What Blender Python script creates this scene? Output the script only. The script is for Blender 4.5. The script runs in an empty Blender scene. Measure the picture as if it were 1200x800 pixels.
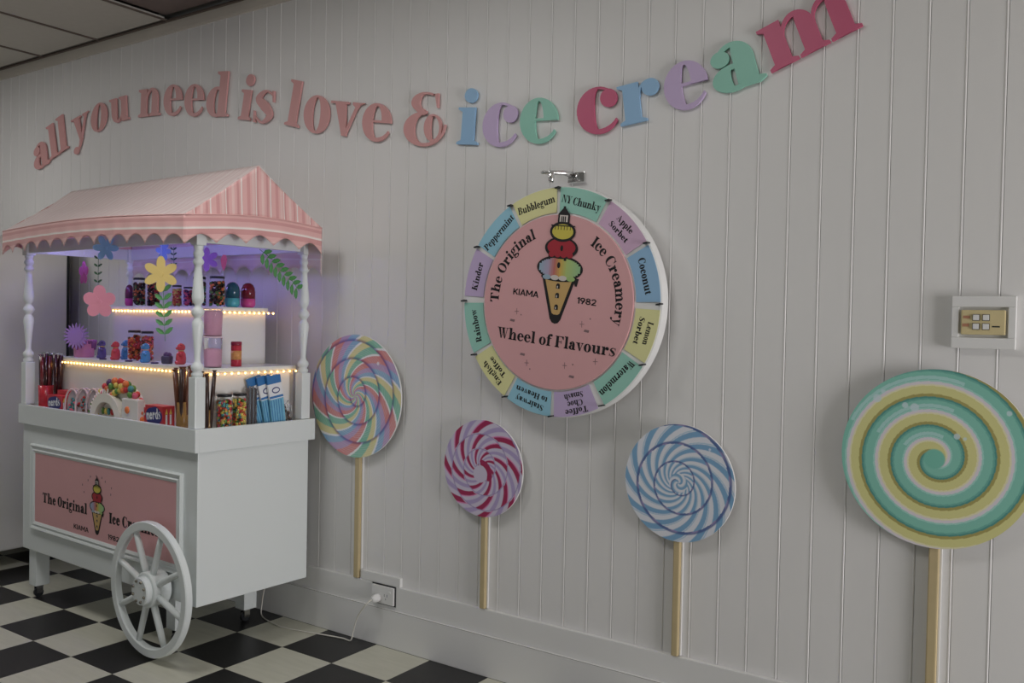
import bpy, bmesh, math, random
import numpy as np
from mathutils import Vector, Matrix
from mathutils.geometry import tessellate_polygon
random.seed(7)
SC = bpy.context.scene
COL = SC.collection
PI = math.pi

# ------------------------------------------------------------------ camera
def cam_setup():
    yaw, pitch, roll = -0.60266, -0.02234, 0.01930
    cy, sy, cp, sp, cr, sr = math.cos(yaw), math.sin(yaw), math.cos(pitch), math.sin(pitch), math.cos(roll), math.sin(roll)
    f = Vector((sy*cp, cy*cp, sp)); r = Vector((cy, -sy, 0)); u = r.cross(f)
    R, U = r*cr+u*sr, u*cr-r*sr
    cd = bpy.data.cameras.new('camera'); co = bpy.data.objects.new('camera', cd); COL.objects.link(co)
    m = Matrix((R, U, -f)).transposed().to_4x4(); m.translation = Vector((4.226, -2.941, 1.444))
    co.matrix_world = m
    cd.lens = 1045.11/1200*36; cd.sensor_width = 36; cd.clip_end = 100; cd.clip_start = .05
    SC.camera = co
cam_setup()

# ------------------------------------------------------------------ world, lights, exposure
w = bpy.data.worlds.new('world'); SC.world = w; w.use_nodes = True
w.node_tree.nodes['Background'].inputs[0].default_value = (.62, .74, .9, 1)
w.node_tree.nodes['Background'].inputs[1].default_value = 0.2
SC.view_settings.view_transform = 'Standard'; SC.view_settings.look = 'None'
SC.view_settings.gamma = 1; SC.view_settings.use_curve_mapping = False
SC.view_settings.exposure = 0.08

def area(name, loc, target, sx, sy, power, col, spread=180):
    l = bpy.data.lights.new(name, 'AREA'); l.shape = 'RECTANGLE'; l.size = sx; l.size_y = sy
    l.energy = power; l.color = col; l.spread = math.radians(spread)
    o = bpy.data.objects.new(name, l); COL.objects.link(o); o.location = loc
    o.rotation_euler = (Vector(target)-Vector(loc)).to_track_quat('-Z', 'Y').to_euler()
    return o
# daylight through the glazed side door near the corner and the glazed front, and three weak unseen ceiling fills added to brighten the room
area('daylight_door', (7.38, -1.05, .95), (0, -1.05, .95), 1.4, 1.7, 96, (1.0, .965, .985))
area('daylight_front', (1.0, -6.95, 1.35), (1.0, 0, 1.35), 4.6, 2.0, 9, (.86, .98, 1.0))
for lx, pw in ((-1.6, 15), (1.2, 12), (2.6, 8)): area('ceiling_fill', (lx, -1.6, 3.0), (lx, -1.6, 0), .55, .55, pw, (1.0, .98, .97))

# ------------------------------------------------------------------ helpers
MATS = {}
def mat(name, col, rough=.5, metal=0, noise=.04, scale=8, emit=None, trans=0, ior=1.45, alpha=1, bump=0, coat=0, spec=.5):
    if name in MATS: return MATS[name]
    m = bpy.data.materials.new(name); m.use_nodes = True; nt = m.node_tree; b = nt.nodes['Principled BSDF']
    b.inputs['Roughness'].default_value = rough; b.inputs['Metallic'].default_value = metal
    b.inputs['Specular IOR Level'].default_value = spec
    b.inputs['Transmission Weight'].default_value = trans; b.inputs['IOR'].default_value = ior
    b.inputs['Coat Weight'].default_value = coat; b.inputs['Alpha'].default_value = alpha
    tc = nt.nodes.new('ShaderNodeTexCoord'); nz = nt.nodes.new('ShaderNodeTexNoise'); nz.inputs['Scale'].default_value = scale
    nz.inputs['Detail'].default_value = 4
    nt.links.new(tc.outputs['Object'], nz.inputs['Vector'])
    mx = nt.nodes.new('ShaderNodeMix'); mx.data_type = 'RGBA'
    c = tuple(col)+(1,) if len(col) == 3 else col
    mx.inputs[6].default_value = tuple(x*(1-noise) for x in c[:3])+(1,)
    mx.inputs[7].default_value = tuple(min(1, x*(1+noise)) for x in c[:3])+(1,)
    nt.links.new(nz.outputs['Fac'], mx.inputs[0]); nt.links.new(mx.outputs[2], b.inputs['Base Color'])
    if emit:
        b.inputs['Emission Color'].default_value = c; b.inputs['Emission Strength'].default_value = emit
    if bump:
        bp = nt.nodes.new('ShaderNodeBump'); bp.inputs['Strength'].default_value = bump; bp.inputs['Distance'].default_value = .002
        nt.links.new(nz.outputs['Fac'], bp.inputs['Height']); nt.links.new(bp.outputs[0], b.inputs['Normal'])
    MATS[name] = m; return m
def srgb(r, g, b):
    f = lambda v: (v/255/12.92) if v <= 10 else ((v/255+.055)/1.055)**2.4
    r, g, b = f(r), f(g), f(b); l = .3*r+.55*g+.15*b; k = .14   # haze put into every paint: colours pulled slightly toward grey
    return (r+(l-r)*k, g+(l-g)*k, b+(l-b)*k)

def mesh(name, verts, faces, mats, mi=None, smooth=False):
    me = bpy.data.meshes.new(name); me.from_pydata([tuple(v) for v in verts], [], faces)
    for m in (mats if isinstance(mats, (list, tuple)) else [mats]): me.materials.append(m)
    if mi is not None: me.polygons.foreach_set('material_index', mi)
    if smooth: me.polygons.foreach_set('use_smooth', [True]*len(faces))
    me.update(); return me
def link(name, me, parent=None, loc=None):
    o = bpy.data.objects.new(name, me); COL.objects.link(o)
    if parent: o.parent = parent
    if loc: o.location = loc
    return o
def tag(o, label=None, cat=None, group=None, kind=None):
    for k, v in (('label', label), ('category', cat), ('group', group), ('kind', kind)):
        if v: o[k] = v
    return o
def empty(name, loc, rz=0, label=None, cat=None, group=None):
    o = bpy.data.objects.new(name, None); COL.objects.link(o); o.location = loc; o.rotation_euler = (0, 0, rz)
    o.empty_display_size = .05
    return tag(o, label, cat, group)

class B:
    """collects shapes into one mesh"""
    def __init__(s): s.v = []; s.f = []; s.m = []; s.sm = []
    def add(s, v, f, m=0, smooth=False):
        n = len(s.v); s.v += [tuple(p) for p in v]; s.f += [tuple(i+n for i in q) for q in f]; s.m += [m]*len(f); s.sm += [smooth]*len(f); return s
    def box(s, x0, x1, y0, y1, z0, z1, m=0, c=0):
        if c <= 0:
            v = [(x, y, z) for x in (x0, x1) for y in (y0, y1) for z in (z0, z1)]
            f = [(0,1,3,2), (4,6,7,5), (0,4,5,1), (2,3,7,6), (0,2,6,4), (1,5,7,3)]
            return s.add(v, f, m)
        bm = bmesh.new(); bmesh.ops.create_cube(bm, size=1)
        for q in bm.verts: q.co = Vector(((x0+x1)/2+q.co.x*(x1-x0), (y0+y1)/2+q.co.y*(y1-y0), (z0+z1)/2+q.co.z*(z1-z0)))
        bmesh.ops.bevel(bm, geom=list(bm.edges), offset=c, segments=2, profile=.6, affect='EDGES')
        bm.verts.index_update(); s.add([q.co[:] for q in bm.verts], [[q.index for q in f.verts] for f in bm.faces], m); bm.free(); return s
    def lathe(s, prof, cx=0, cy=0, n=24, m=0, axis='z', smooth=True, cz=0):
        v = []; f = []
        for r, z in prof:
            for k in range(n):
                a = 2*PI*k/n; p = (r*math.cos(a), r*math.sin(a), z)
                if axis == 'y': p = (p[0], -p[2], p[1])
                if axis == 'x': p = (p[2], p[0], p[1])
                v.append((p[0]+cx, p[1]+cy, p[2]+cz))
        for i in range(len(prof)-1):
            for k in range(n): f.append((i*n+k, i*n+(k+1) % n, (i+1)*n+(k+1) % n, (i+1)*n+k))
        s.add(v, f, m, smooth); q = len(s.v)-len(v)
        if prof[0][0] > 1e-6: s.f.append(tuple(q+k for k in range(n))[::-1]); s.m.append(m); s.sm.append(False)
        if prof[-1][0] > 1e-6: s.f.append(tuple(q+(len(prof)-1)*n+k for k in range(n))); s.m.append(m); s.sm.append(False)
        return s
    def ball(s, c, r, m=0, n=10, sz=(1, 1, 1)):
        prof = [(max(1e-7, r*math.sin(PI*i/(n//2+2))), -r*math.cos(PI*i/(n//2+2))) for i in range(n//2+3)]
        b = B().lathe(prof, n=n)
        return s.add([(c[0]+x*sz[0], c[1]+y*sz[1], c[2]+z*sz[2]) for x, y, z in b.v], b.f, m, True)
    def tube(s, pts, r, m=0, n=8, closed=False):
        pts = [Vector(p) for p in pts]; N = len(pts); rr = r if isinstance(r, (list, tuple)) else [r]*N; v = []; f = []
        ref = Vector((0, 0, 1))
        for i, p in enumerate(pts):
            t = (pts[(i+1) % N if closed else min(i+1, N-1)]-pts[(i-1) % N if closed else max(i-1, 0)]).normalized()
            if i == 0 and abs(t.dot(ref)) > .95: ref = Vector((1, 0, 0))
            a = (ref-t*ref.dot(t)).normalized(); ref = a; b = t.cross(a)
            for k in range(n): v.append(p+(a*math.cos(2*PI*k/n)+b*math.sin(2*PI*k/n))*rr[i])
        for i in range(N if closed else N-1):
            j = (i+1) % N
            for k in range(n): f.append((i*n+k, i*n+(k+1) % n, j*n+(k+1) % n, j*n+k))
        if not closed: f += [tuple(range(n))[::-1], tuple((N-1)*n+k for k in range(n))]
        return s.add(v, f, m, True)
    def prism(s, poly, fn, m=0, depth=0):
        """poly: 2D outline; fn(u,v,d)->3D; front face at d=0, back at d=depth"""
        a = sum(poly[i][0]*poly[(i+1) % len(poly)][1]-poly[(i+1) % len(poly)][0]*poly[i][1] for i in range(len(poly)))
        if a < 0: poly = poly[::-1]
        n = len(poly); tris = tessellate_polygon([[Vector((p[0], p[1], 0)) for p in poly]])
        T = []
        for t in tris:
            p, q, r = (poly[i] for i in t)
            T.append(t if (q[0]-p[0])*(r[1]-p[1])-(r[0]-p[0])*(q[1]-p[1]) > 0 else (t[0], t[2], t[1]))
        v = [fn(p[0], p[1], 0) for p in poly]; f = [tuple(t) for t in T]
        if depth:
            v += [fn(p[0], p[1], depth) for p in poly]
            f += [(t[0]+n, t[2]+n, t[1]+n) for t in T]
            f += [(i, n+i, n+(i+1) % n, (i+1) % n) for i in range(n)]
        return s.add(v, f, m)
    def xf(s, M):
        s.v = [tuple(M @ Vector(p)) for p in s.v]; return s
    def mesh(s, name, mats):
        me = mesh(name, s.v, s.f, mats, s.m); me.polygons.foreach_set('use_smooth', s.sm); return me
    def obj(s, name, mats, parent=None, loc=None, **k):
        return tag(link(name, s.mesh(name, mats), parent, loc), **k)

# ------------------------------------------------------------------ materials
WHITE = mat('white_paint', srgb(228, 228, 226), .38, noise=.015, scale=3)
CARTW = mat('cart_paint', srgb(226, 233, 232), .28, noise=.012, scale=3)
WALLP = mat('wall_board_paint', srgb(228, 227, 225), .42, noise=.025, scale=2.2, bump=.05)
GROOVE = mat('groove_shadow_paint', srgb(205, 203, 197), .6)
PINK = mat('pink_panel', srgb(226, 166, 168), .55, noise=.03)
BLACK = mat('black_ink', (.012, .011, .012), .6)
GREY = mat('grey_ink', srgb(140, 110, 112), .7)
DARKM = mat('dark_plastic', (.02, .022, .025), .35)
CHROME = mat('chrome', (.75, .75, .75), .16, 1)
CLEAR = mat('clear_plastic', (.95, .97, 1), .06, trans=.95, ior=1.25, noise=0)
WOOD = mat('pale_wood', srgb(196, 176, 128), .55, noise=.12, scale=14)

# ------------------------------------------------------------------ the setting
TS = .305; A0 = .303
def noise_tile(name, c0, c1, rough):
    m = bpy.data.materials.new(name); m.use_nodes = True; nt = m.node_tree; b = nt.nodes['Principled BSDF']
    tc = nt.nodes.new('ShaderNodeTexCoord'); mp = nt.nodes.new('ShaderNodeMapping'); mp.inputs['Scale'].default_value = (3, 22, 3)
    oi = nt.nodes.new('ShaderNodeObjectInfo'); ad = nt.nodes.new('ShaderNodeVectorMath'); ad.operation = 'ADD'
    nz = nt.nodes.new('ShaderNodeTexNoise'); nz.inputs['Scale'].default_value = 2; nz.inputs['Detail'].default_value = 6
    mx = nt.nodes.new('ShaderNodeMix'); mx.data_type = 'RGBA'; mx.inputs[6].default_value = c0+(1,); mx.inputs[7].default_value = c1+(1,)
    nt.links.new(tc.outputs['Object'], ad.inputs[0]); nt.links.new(oi.outputs['Location'], ad.inputs[1]); nt.links.new(ad.outputs[0], mp.inputs[0]); nt.links.new(mp.outputs[0], nz.inputs[0])
    nt.links.new(nz.outputs[0], mx.inputs[0]); nt.links.new(mx.outputs[2], b.inputs['Base Color'])
    b.inputs['Roughness'].default_value = rough
    return m
TW = noise_tile('cream_vinyl', srgb(190, 190, 170), srgb(214, 212, 194), .34)
TB = noise_tile('black_vinyl', srgb(24, 23, 24), srgb(34, 33, 34), .38)
fl = B().box(-2.6, 7.4, -7, .1, -.08, -.004).obj('floor', mat('grout', srgb(60, 60, 55), .8), kind='structure')
def tile_bm(w, d): return B().box(-w/2, w/2, -d/2, d/2, -.004, 0, c=.0007)
tm = [tile_bm(TS-.0008, TS-.0008).mesh('tile', m) for m in (TB, TW)]
tmr = [tile_bm(TS-.0008, A0-.03-.0008).mesh('tile', m) for m in (TB, TW)]
rest = B()
for i in range(-8, 24):
    for j in range(-21, 3):
        x = (i+.5)*TS; y = -A0+(j-2+.5)*TS; par = (i+j) % 2
        if -2.5 < x < 3.1 and y > -2.2:
            if j == 2: link('tile', tmr[par], fl, (x, (-A0-.03)/2, 0))
            else: link('tile', tm[par], fl, (x, y, 0))
        elif y < -.2 or x > 3.1:
            y1 = min(y+TS/2, -.03)
            rest.box(x-TS/2+.0005, x+TS/2-.0005, y-TS/2+.0005, y1-.0005, -.004, 0, par)
rest.obj('tile_field', [TB, TW], fl, kind='stuff')

# panelled wall: every board is a piece of its own
wall = B().box(-2.6, 7.4, .012, .12, 0, 3.1).obj('wall_back', GROOVE, kind='structure')
GS = .1038; GO = 2.2615
bd = B(); W2 = GS/2-.0004
# board with a small bead added on its right edge to catch a bright line and an eased left edge
pr = [(-W2, .012), (-W2, .0016), (-W2+.0014, 0), (W2-.0062, 0), (W2-.0052, -.0010), (W2-.0024, -.0010), (W2, .0014), (W2, .012)]
NP = len(pr); bv = [(x, y, z) for z in (.262, 3.02) for x, y in pr]
bd.add(bv, [(i, i+1, i+1+NP, i+NP) for i in range(NP-1)]+[(0, NP, 2*NP-1, NP-1), tuple(range(NP-1, -1, -1)), tuple(range(NP, 2*NP))])
bmh = bd.mesh('board', WALLP)
n = 0; x = GO-46*GS
while x < 7.2:
    if x > -2.55: link('board', bmh, wall, (x+GS/2, 0, 0))
    x += GS
# skirting: thicker lower board, thinner upper board with the raised block round the socket
sk = tag(bpy.data.objects.new('baseboard_back', None), kind='structure'); COL.objects.link(sk)
B().box(-2.6, 7.4, -.03, .011, 0, .168, c=.003).obj('lower_board', WHITE, sk)
ub = B().box(-2.6, 7.4, -.019, -.0002, .168, .27, c=.0025)
ub.obj('upper_board', WHITE, sk)
B().box(1.412, 1.646, -.0185, -.0004, .2705, .312, c=.002).obj('raised_block', WHITE, sk)
B().tube([(-2.5, -.0302, .166), (7.2, -.0302, .166)], .0006).obj('joint_line', mat('joint_grey', srgb(120, 112, 105), .9), sk)  # thin darker line along the joint of the two boards
# cornice and ceiling
TRIM = mat('cornice_paint', srgb(190, 184, 172), .6)
cp = [(0, 2.965), (-.008, 2.965), (-.014, 2.975), (-.022, 3.0), (-.026, 3.02), (0, 3.02)]
cb = B(); cb.prism(cp, lambda u, v, d: (-2.6+d, u, v), depth=10.0).obj('trim_1', TRIM, kind='structure')
CEIL = mat('ceiling_tile', srgb(186, 183, 172), .9, noise=.05, scale=30)
CEILD = mat('dark_ceiling_tile', srgb(112, 98, 92), .7, noise=.25, scale=9)
BAR = mat('ceiling_bar', srgb(96, 84, 74), .6)
ce = B().box(-2.6, 7.4, -7, .12, 3.11, 3.2).obj('ceiling', mat('ceiling_void', srgb(70, 66, 60), .9), kind='structure')
xs = [-2.6, -1.97, -1.335, -.715, -.06, .58]
while xs[-1] < 7.4: xs.append(min(7.4, xs[-1]+.64))
ys = [-.042]
while ys[-1] > -7: ys.append(max(-7, ys[-1]-1.22))
for i in range(len(xs)-1):
    for j in range(len(ys)-1):
        dk = (i == 4 and j == 0)
        p = B().box(xs[i]+.006, xs[i+1]-.006, ys[j+1]+.006, ys[j]-.006, 3.026+(.02 if dk else 0), 3.04+(.02 if dk else 0), c=.002).obj('ceiling_panel', CEILD if dk else CEIL, ce)
        if dk: p['label'] = 'dark stained ceiling panel set back in its frame'
for xx in xs[1:-1]: B().box(xx-.007, xx+.007, -7, -.040, 3.019, 3.026).obj('ceiling_bar', BAR, ce)
for yy in ys[1:-1]:
    for i in range(len(xs)-1): B().box(xs[i]+.011, xs[i+1]-.011, yy-.011, yy+.011, 3.019, 3.026).obj('ceiling_bar', BAR, ce)
B().box(-2.6, 7.4, -.040, -.0262, 3.016, 3.026).obj('ceiling_bar', BAR, ce)
# stains hanging on the dark panel's edge
# remaining shell, outside the picture: side walls and glazed front whose openings let the daylight in
OUTW = mat('plain_wall', srgb(165, 158, 152), .8)
B().box(-2.7, -2.6, -7, .12, 0, 3.1).obj('wall_left', OUTW, kind='structure')
B().box(7.4, 7.5, -7, .12, 1.85, 3.1).box(7.4, 7.5, -.3, .12, 0, 1.85).box(7.4, 7.5, -7, -1.8, 0, 1.85).obj('wall_right', OUTW, kind='structure')
B().box(-2.7, 7.5, -7.1, -7, 2.45, 3.1).box(-2.7, -1.4, -7.1, -7, 0, 2.45).box(3.4, 7.5, -7.1, -7, 0, 2.45).box(-1.4, 3.4, -7.1, -7, 0, .3).obj('wall_front', OUTW, kind='structure')

# ------------------------------------------------------------------ hand-drawn display serif letters (x-height 1)
def L(S=.34, h=.055, k=.06, e=.12):
    R = lambda x0, y0, x1, y1: [(x0, y0), (x1, y0), (x1, y1), (x0, y1)]
    def ell(cx, cy, rx, ry=None, n=22):
        ry = ry or rx
        return [(cx+rx*math.cos(2*PI*i/n), cy+ry*math.sin(2*PI*i/n)) for i in range(n)]
    def arc(cx, cy, rx, ry, a0, a1, keys):
        keys = sorted(keys); out = []
        def t(a):
            for (p, u), (q, v) in zip(keys, keys[1:]):
                if p <= a <= q:
                    return u+(v-u)*(a-p)/(q-p+1e-9)
            return keys[0][1] if a < keys[0][0] else keys[-1][1]
        lo, hi = min(a0, a1), max(a0, a1); parts = max(1, math.ceil((hi-lo)/190))
        for q in range(parts):
            b0 = lo+(hi-lo)*q/parts; b1 = lo+(hi-lo)*(q+1)/parts; N = max(6, int((b1-b0)/10)); o = []; ii = []
            for i in range(N+1):
                a = b0+(b1-b0)*i/N; r = math.radians(a); c_, s_ = math.cos(r), math.sin(r)
                ah = 360*round(a/360) if c_ >= 0 else 180+360*round((a-180)/360); av = 90+360*round((a-90)/360) if s_ >= 0 else 270+360*round((a-270)/360)
                o.append((cx+rx*c_, cy+ry*s_)); ii.append((cx+(rx-t(ah))*c_, cy+(ry-t(av))*s_))
            out.append(o+ii[::-1])
        return out
    def stroke(P, W):
        pts = []; ws = []
        Q = [P[0]]+P+[P[-1]]
        for i in range(1, len(Q)-2):
            for s in range(6 if i < len(Q)-3 else 7):
                u = s/6; p0, p1, p2, p3 = Q[i-1:i+3]
                pts.append(tuple(.5*((2*p1[d])+(-p0[d]+p2[d])*u+(2*p0[d]-5*p1[d]+4*p2[d]-p3[d])*u*u+(-p0[d]+3*p1[d]-3*p2[d]+p3[d])*u**3) for d in (0, 1)))
                ws.append(W[i-1]*(1-u)+W[i]*u)
        out = []
        for i in range(len(pts)-1):
            q = []
            for j in (i, i+1):
                a = pts[max(j-1, 0)]; b = pts[min(j+1, len(pts)-1)]; dx, dy = b[0]-a[0], b[1]-a[1]; l = math.hypot(dx, dy) or 1
                q.append(((pts[j][0]-dy/l*ws[j]/2, pts[j][1]+dx/l*ws[j]/2), (pts[j][0]+dy/l*ws[j]/2, pts[j][1]-dx/l*ws[j]/2)))
            out.append([q[0][1], q[1][1], q[1][0], q[0][0]])
        return out
    def foot(x, S=S, y=0, d=1):   # slab serif under (d=1) or over (d=-1) a stem
        return [[(x-e, y), (x+S+e, y), (x+S+e, y+d*k), (x+S, y+d*(k+.06)), (x, y+d*(k+.06)), (x-e, y+d*k)]]
    def flag(x, y): return [[(x-e, y), (x-e, y-k), (x+.02, y-k-.07), (x+.02, y)]]
    def stem(x, y0, y1, S=S): return [R(x, y0, x+S, y1)]
    full = [(0, S), (45, .62*S), (90, h), (135, .62*S), (180, S), (225, .62*S), (270, h), (315, .62*S), (360, S)]
    cc = .27
    def arch(x, S=S): return arc(x+S-.05+(S+cc+.05)/2, .60, (S+cc+.05)/2, .42, 0, 180, [(0, S), (55, .8*S), (100, h*1.2), (180, h)])+stem(x+S+cc, 0, .62)
    H = 1.42; U = S*1.08
    g = {}
    g['i'] = (stem(e, 0, 1)+foot(e)+flag(e, 1)+[ell(e+S/2+.03, 1.32, .18, .195)], S+2*e)
    g['l'] = (stem(e, 0, 1.5)+foot(e)+flag(e, 1.5), S+2*e)
    g['n'] = (stem(e, 0, 1)+foot(e)+flag(e, 1)+arch(e)+foot(e+S+cc), 2*S+cc+2*e)
    g['m'] = (stem(e, 0, 1)+foot(e)+flag(e, 1)+arch(e)+foot(e+S+cc)+arch(e+S+cc)+foot(e+2*S+2*cc), 3*S+2*cc+2*e)
    g['h'] = (stem(e, 0, 1.5)+foot(e)+flag(e, 1.5)+arch(e)+foot(e+S+cc), 2*S+cc+2*e)
    g['r'] = (stem(e, 0, 1)+foot(e)+flag(e, 1)+arc(e+S+.22, .62, .26, .38, 90, 180, [(90, h), (180, h)])+[ell(e+S+.26, .80, .19, .21)], S+e+.46)
    x2 = e+S+cc
    g['u'] = (stem(e, .38, 1)+flag(e, 1)+arc((e+x2+.05)/2, .40, (x2+.05-e)/2, .42, 180, 360, [(180, S), (235, .8*S), (280, h*1.2), (360, h)])+stem(x2, 0, 1)+flag(x2, 1)
              + [[(x2+S-.02, 0), (x2+S+e, 0), (x2+S+e, k), (x2+S-.02, k+.07)]], 2*S+cc+2*e)
    g['o'] = (arc(.45, .5, .45, .52, 0, 360, full), .9)
    ck = [(50, h), (95, h), (135, .7*S), (180, S), (225, .75*S), (275, h*1.6), (330, .03)]
    g['c'] = (arc(.44, .5, .44, .52, 60, 330, ck)+[ell(.66, .745, .17, .2)], .84)
    g['e'] = (arc(.44, .5, .44, .52, 0, 330, [(0, .9*S), (45, .75*S)]+ck[1:])+[R(S*.8, .5, .86, .5+h)], .88)
    xa = .42
    g['a'] = (stem(xa, .1, .66)+arc((xa+S+.12)/2, .64, (xa+S-.12)/2, .38, 0, 160, [(0, S), (50, .8*S), (100, h), (160, h)])+[ell(.22, .74, .165, .175)]
              + arc(.36, .27, .36, .29, 75, 320, [(75, h), (120, .6*S), (180, .92*S), (240, .6*S), (285, h), (320, h)])+[R(.36, .5, xa+.04, .56)]
              + [[(xa+.02, .16), (xa+.1, 0), (xa+S, -.02), (xa+S+e, .05), (xa+S+e, .10), (xa+S, .14)]], xa+S+e)
    bl = [(75, h), (130, .75*S), (180, S), (230, .75*S), (285, h), (320, h)]
    g['d'] = (arc(.42, .49, .42, .51, 60, 310, bl)+stem(.50, 0, 1.5)+flag(.50, 1.5)+[[(.5+S-.02, 0), (.5+S+e, 0), (.5+S+e, k), (.5+S-.02, k+.07)]], .5+S+e)
    br = [(-130, h), (-105, h), (-50, .75*S), (0, S), (50, .75*S), (105, h), (130, h)]
    g['b'] = (stem(e, 0, 1.5)+flag(e, 1.5)+arc(e+S+.12, .5, .44, .52, -125, 125, br), e+S+.56)
    g['p'] = (stem(e, -.45, 1)+flag(e, 1)+foot(e, y=-.45)+arc(e+S+.12, .5, .44, .52, -125, 125, br), e+S+.56)
    g['g'] = (arc(.38, .68, .34, .34, 0, 360, [(0, .8*S), (90, h), (180, .8*S), (270, h), (360, .8*S)])+arc(.42, -.18, .42, .26, 0, 360, [(0, .22), (90, .16), (180, .16), (270, h), (360, .22)])
              + stroke([(.2, .4), (.08, .25), (.22, .08), (.5, .06)], [h, .16, .2, .2])+[ell(.78, .95, .11)]+stroke([(.58, .9), (.68, 1.0), (.78, 1.0)], [h, h, h]), .86)
    g['f'] = (stem(e, 0, 1.15)+foot(e)+arc(e+.42, 1.13, .42, .38, 80, 180, [(80, h), (120, .6*S), (180, S)])+[ell(e+.5, 1.36, .14, .15), R(0, 1-k, e+S+.22, 1)], .62)
    g['t'] = (stem(.1, .2, 1)+[[(.1, 1), (.1+S, 1), (.1+S, 1.3), (.3, 1.12)], R(0, 1-k, .62, 1)]+arc(.1+.28, .25, .28, .27, 180, 340, [(180, S), (230, .7*S), (290, h), (340, .02)]), .64)
    vv = [[(.06, 1), (.06+S*1.05, 1), (.56, 0), (.42, 0)], [(.74, 1), (.81, 1), (.53, 0), (.46, 0)], [(-.06, 1-k), (.06+S+.12, 1-k), (.06+S+.12, 1), (-.06, 1)], [(.60, 1), (.62, 1-k), (.76, .8), (.82, 1-k), (.96, 1)]]
    g['v'] = (vv, .9)
    g['y'] = (vv+stroke([(.49, .08), (.40, -.2), (.28, -.38)], [.14, .07, .06])+[ell(.2, -.36, .145)], .9)
    g['w'] = (vv[:3]+[[(x+.5, y) for x, y in p] for p in (vv[0], vv[1], vv[3])], 1.4)
    g['s'] = (stroke([(.70, .84), (.42, .985), (.16, .74), (.40, .52), (.60, .26), (.34, .015), (.06, .2)], [.04, .07, .66*S, S, .66*S, .07, .04])
              + [[(.64, 1.0), (.72, 1.0), (.74, .66), (.69, .66)], [(.02, .36), (.07, .36), (.12, 0), (.03, 0)]], .78)
    g['k'] = (stem(e, 0, 1.5)+foot(e)+flag(e, 1.5)+[[(e+S, .45), (e+S, .55), (e+S+.32, 1), (e+S+.40, 1)], [(e+S+.06, .62), (e+S+.16, .74), (e+2*S+.36, 0), (e+S+.26, 0)]]
              + [R(e+S+.2, 1-k, e+S+.56, 1), R(e+S+.16, 0, e+2*S+.44, k)], e+2*S+.42)
    g['T'] = (stem(.46, 0, H, U)+foot(.46, U)+[R(.04, H-k, .88+U, H), [(.04, H), (.04, H-.42), (.1, H-.42), (.34, H-k)], [(.88+U, H), (.88+U, H-.42), (.82+U, H-.42), (.58+U, H-k)]], .92+U)
    g['I'] = (stem(e, 0, H, U)+foot(e, U)+foot(e, U, H, -1), U+2*e)
    g['O'] = (arc(.62, H/2, .62, .74, 0, 360, [(0, U), (90, h), (180, U), (270, h), (360, U)]), 1.24)
    g['C'] = (arc(.6, H/2, .6, .74, 40, 325, [(40, .12), (90, h), (135, .7*U), (180, U), (225, .7*U), (270, h), (325, .1)])+[[(1.02, H), (1.08, H), (1.08, H-.5), (1.03, H-.5), (.94, H-.2)], [(1.02, .16), (1.08, .5), (1.12, .5), (1.08, .1)]], 1.16)
    W_ = [[(.06, H), (.06+U, H), (.62, 0), (.5, 0)], [(.80, H), (.86, H), (.6, 0), (.54, 0)]]
    g['W'] = (W_+[[(x+.5, y) for x, y in p] for p in W_]+[R(-.04, H-k, .54, H), R(.62, H-k, 1.04, H), R(1.18, H-k, 1.5, H)], 1.5)
    st = stem(e, 0, H, U)
    g['F'] = (st+foot(e, U)+[R(0, H-k, e+U+.62, H), [(e+U+.62, H), (e+U+.62, H-.42), (e+U+.56, H-.42), (e+U+.34, H-k)], R(e+U, .68, e+U+.36, .68+h), R(e+U+.32, .5, e+U+.38, .92)], e+U+.66)
    g['L'] = (st+foot(e, U, H, -1)+[R(0, 0, e+U+.6, k), [(e+U+.6, 0), (e+U+.62, .45), (e+U+.56, .45), (e+U+.34, k)]], e+U+.66)
    g['E'] = (g['F'][0]+[R(0, 0, e+U+.64, k), [(e+U+.64, 0), (e+U+.66, .42), (e+U+.6, .42), (e+U+.34, k)]], e+U+.7)
    bu = [(-90, h), (-45, .75*U), (0, U), (45, .75*U), (90, h)]
    g['B'] = (st+arc(e+U+.16, 1.07, .44, .35, -90, 90, bu)+arc(e+U+.18, .38, .5, .38, -90, 90, bu)+[R(0, H-k, e+U+.2, H), R(0, 0, e+U+.2, k), R(e+U, .72, e+U+.2, .78)], e+U+.7)
    g['P'] = (st+foot(e, U)+arc(e+U+.16, 1.02, .46, .4, -90, 90, bu)+[R(0, H-k, e+U+.2, H), R(e+U, .62, e+U+.2, .68)], e+U+.64)
    g['R'] = (g['P'][0]+[[(e+U+.05, .66), (e+U+.28, .66), (e+2*U+.44, 0), (e+U+.3, 0)], R(e+U+.26, 0, e+2*U+.52, k)], e+2*U+.5)
    g['H'] = (st+foot(e, U)+foot(e, U, H, -1)+stem(e+U+.44, 0, H, U)+foot(e+U+.44, U)+foot(e+U+.44, U, H, -1)+[R(e+U, .68, e+U+.46, .68+h)], 2*U+.44+2*e)
    g['K'] = (st+foot(e, U)+foot(e, U, H, -1)+[[(e+U, .56), (e+U, .68), (e+U+.5, H), (e+U+.58, H)], [(e+U+.08, .8), (e+U+.24, .98), (e+2*U+.5, 0), (e+U+.36, 0)], R(e+U+.34, H-k, e+U+.76, H), R(e+U+.26, 0, e+2*U+.6, k)], e+2*U+.56)
    g['N'] = ([R(.14, 0, .25, H), R(1.02, 0, 1.12, H), [(.08, H), (.08+U*1.1, H), (1.12, 0), (1.0, 0)], R(0, 0, .34, k), R(0, H-k, .3, H), R(.92, H-k, 1.26, H)], 1.26)
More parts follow.
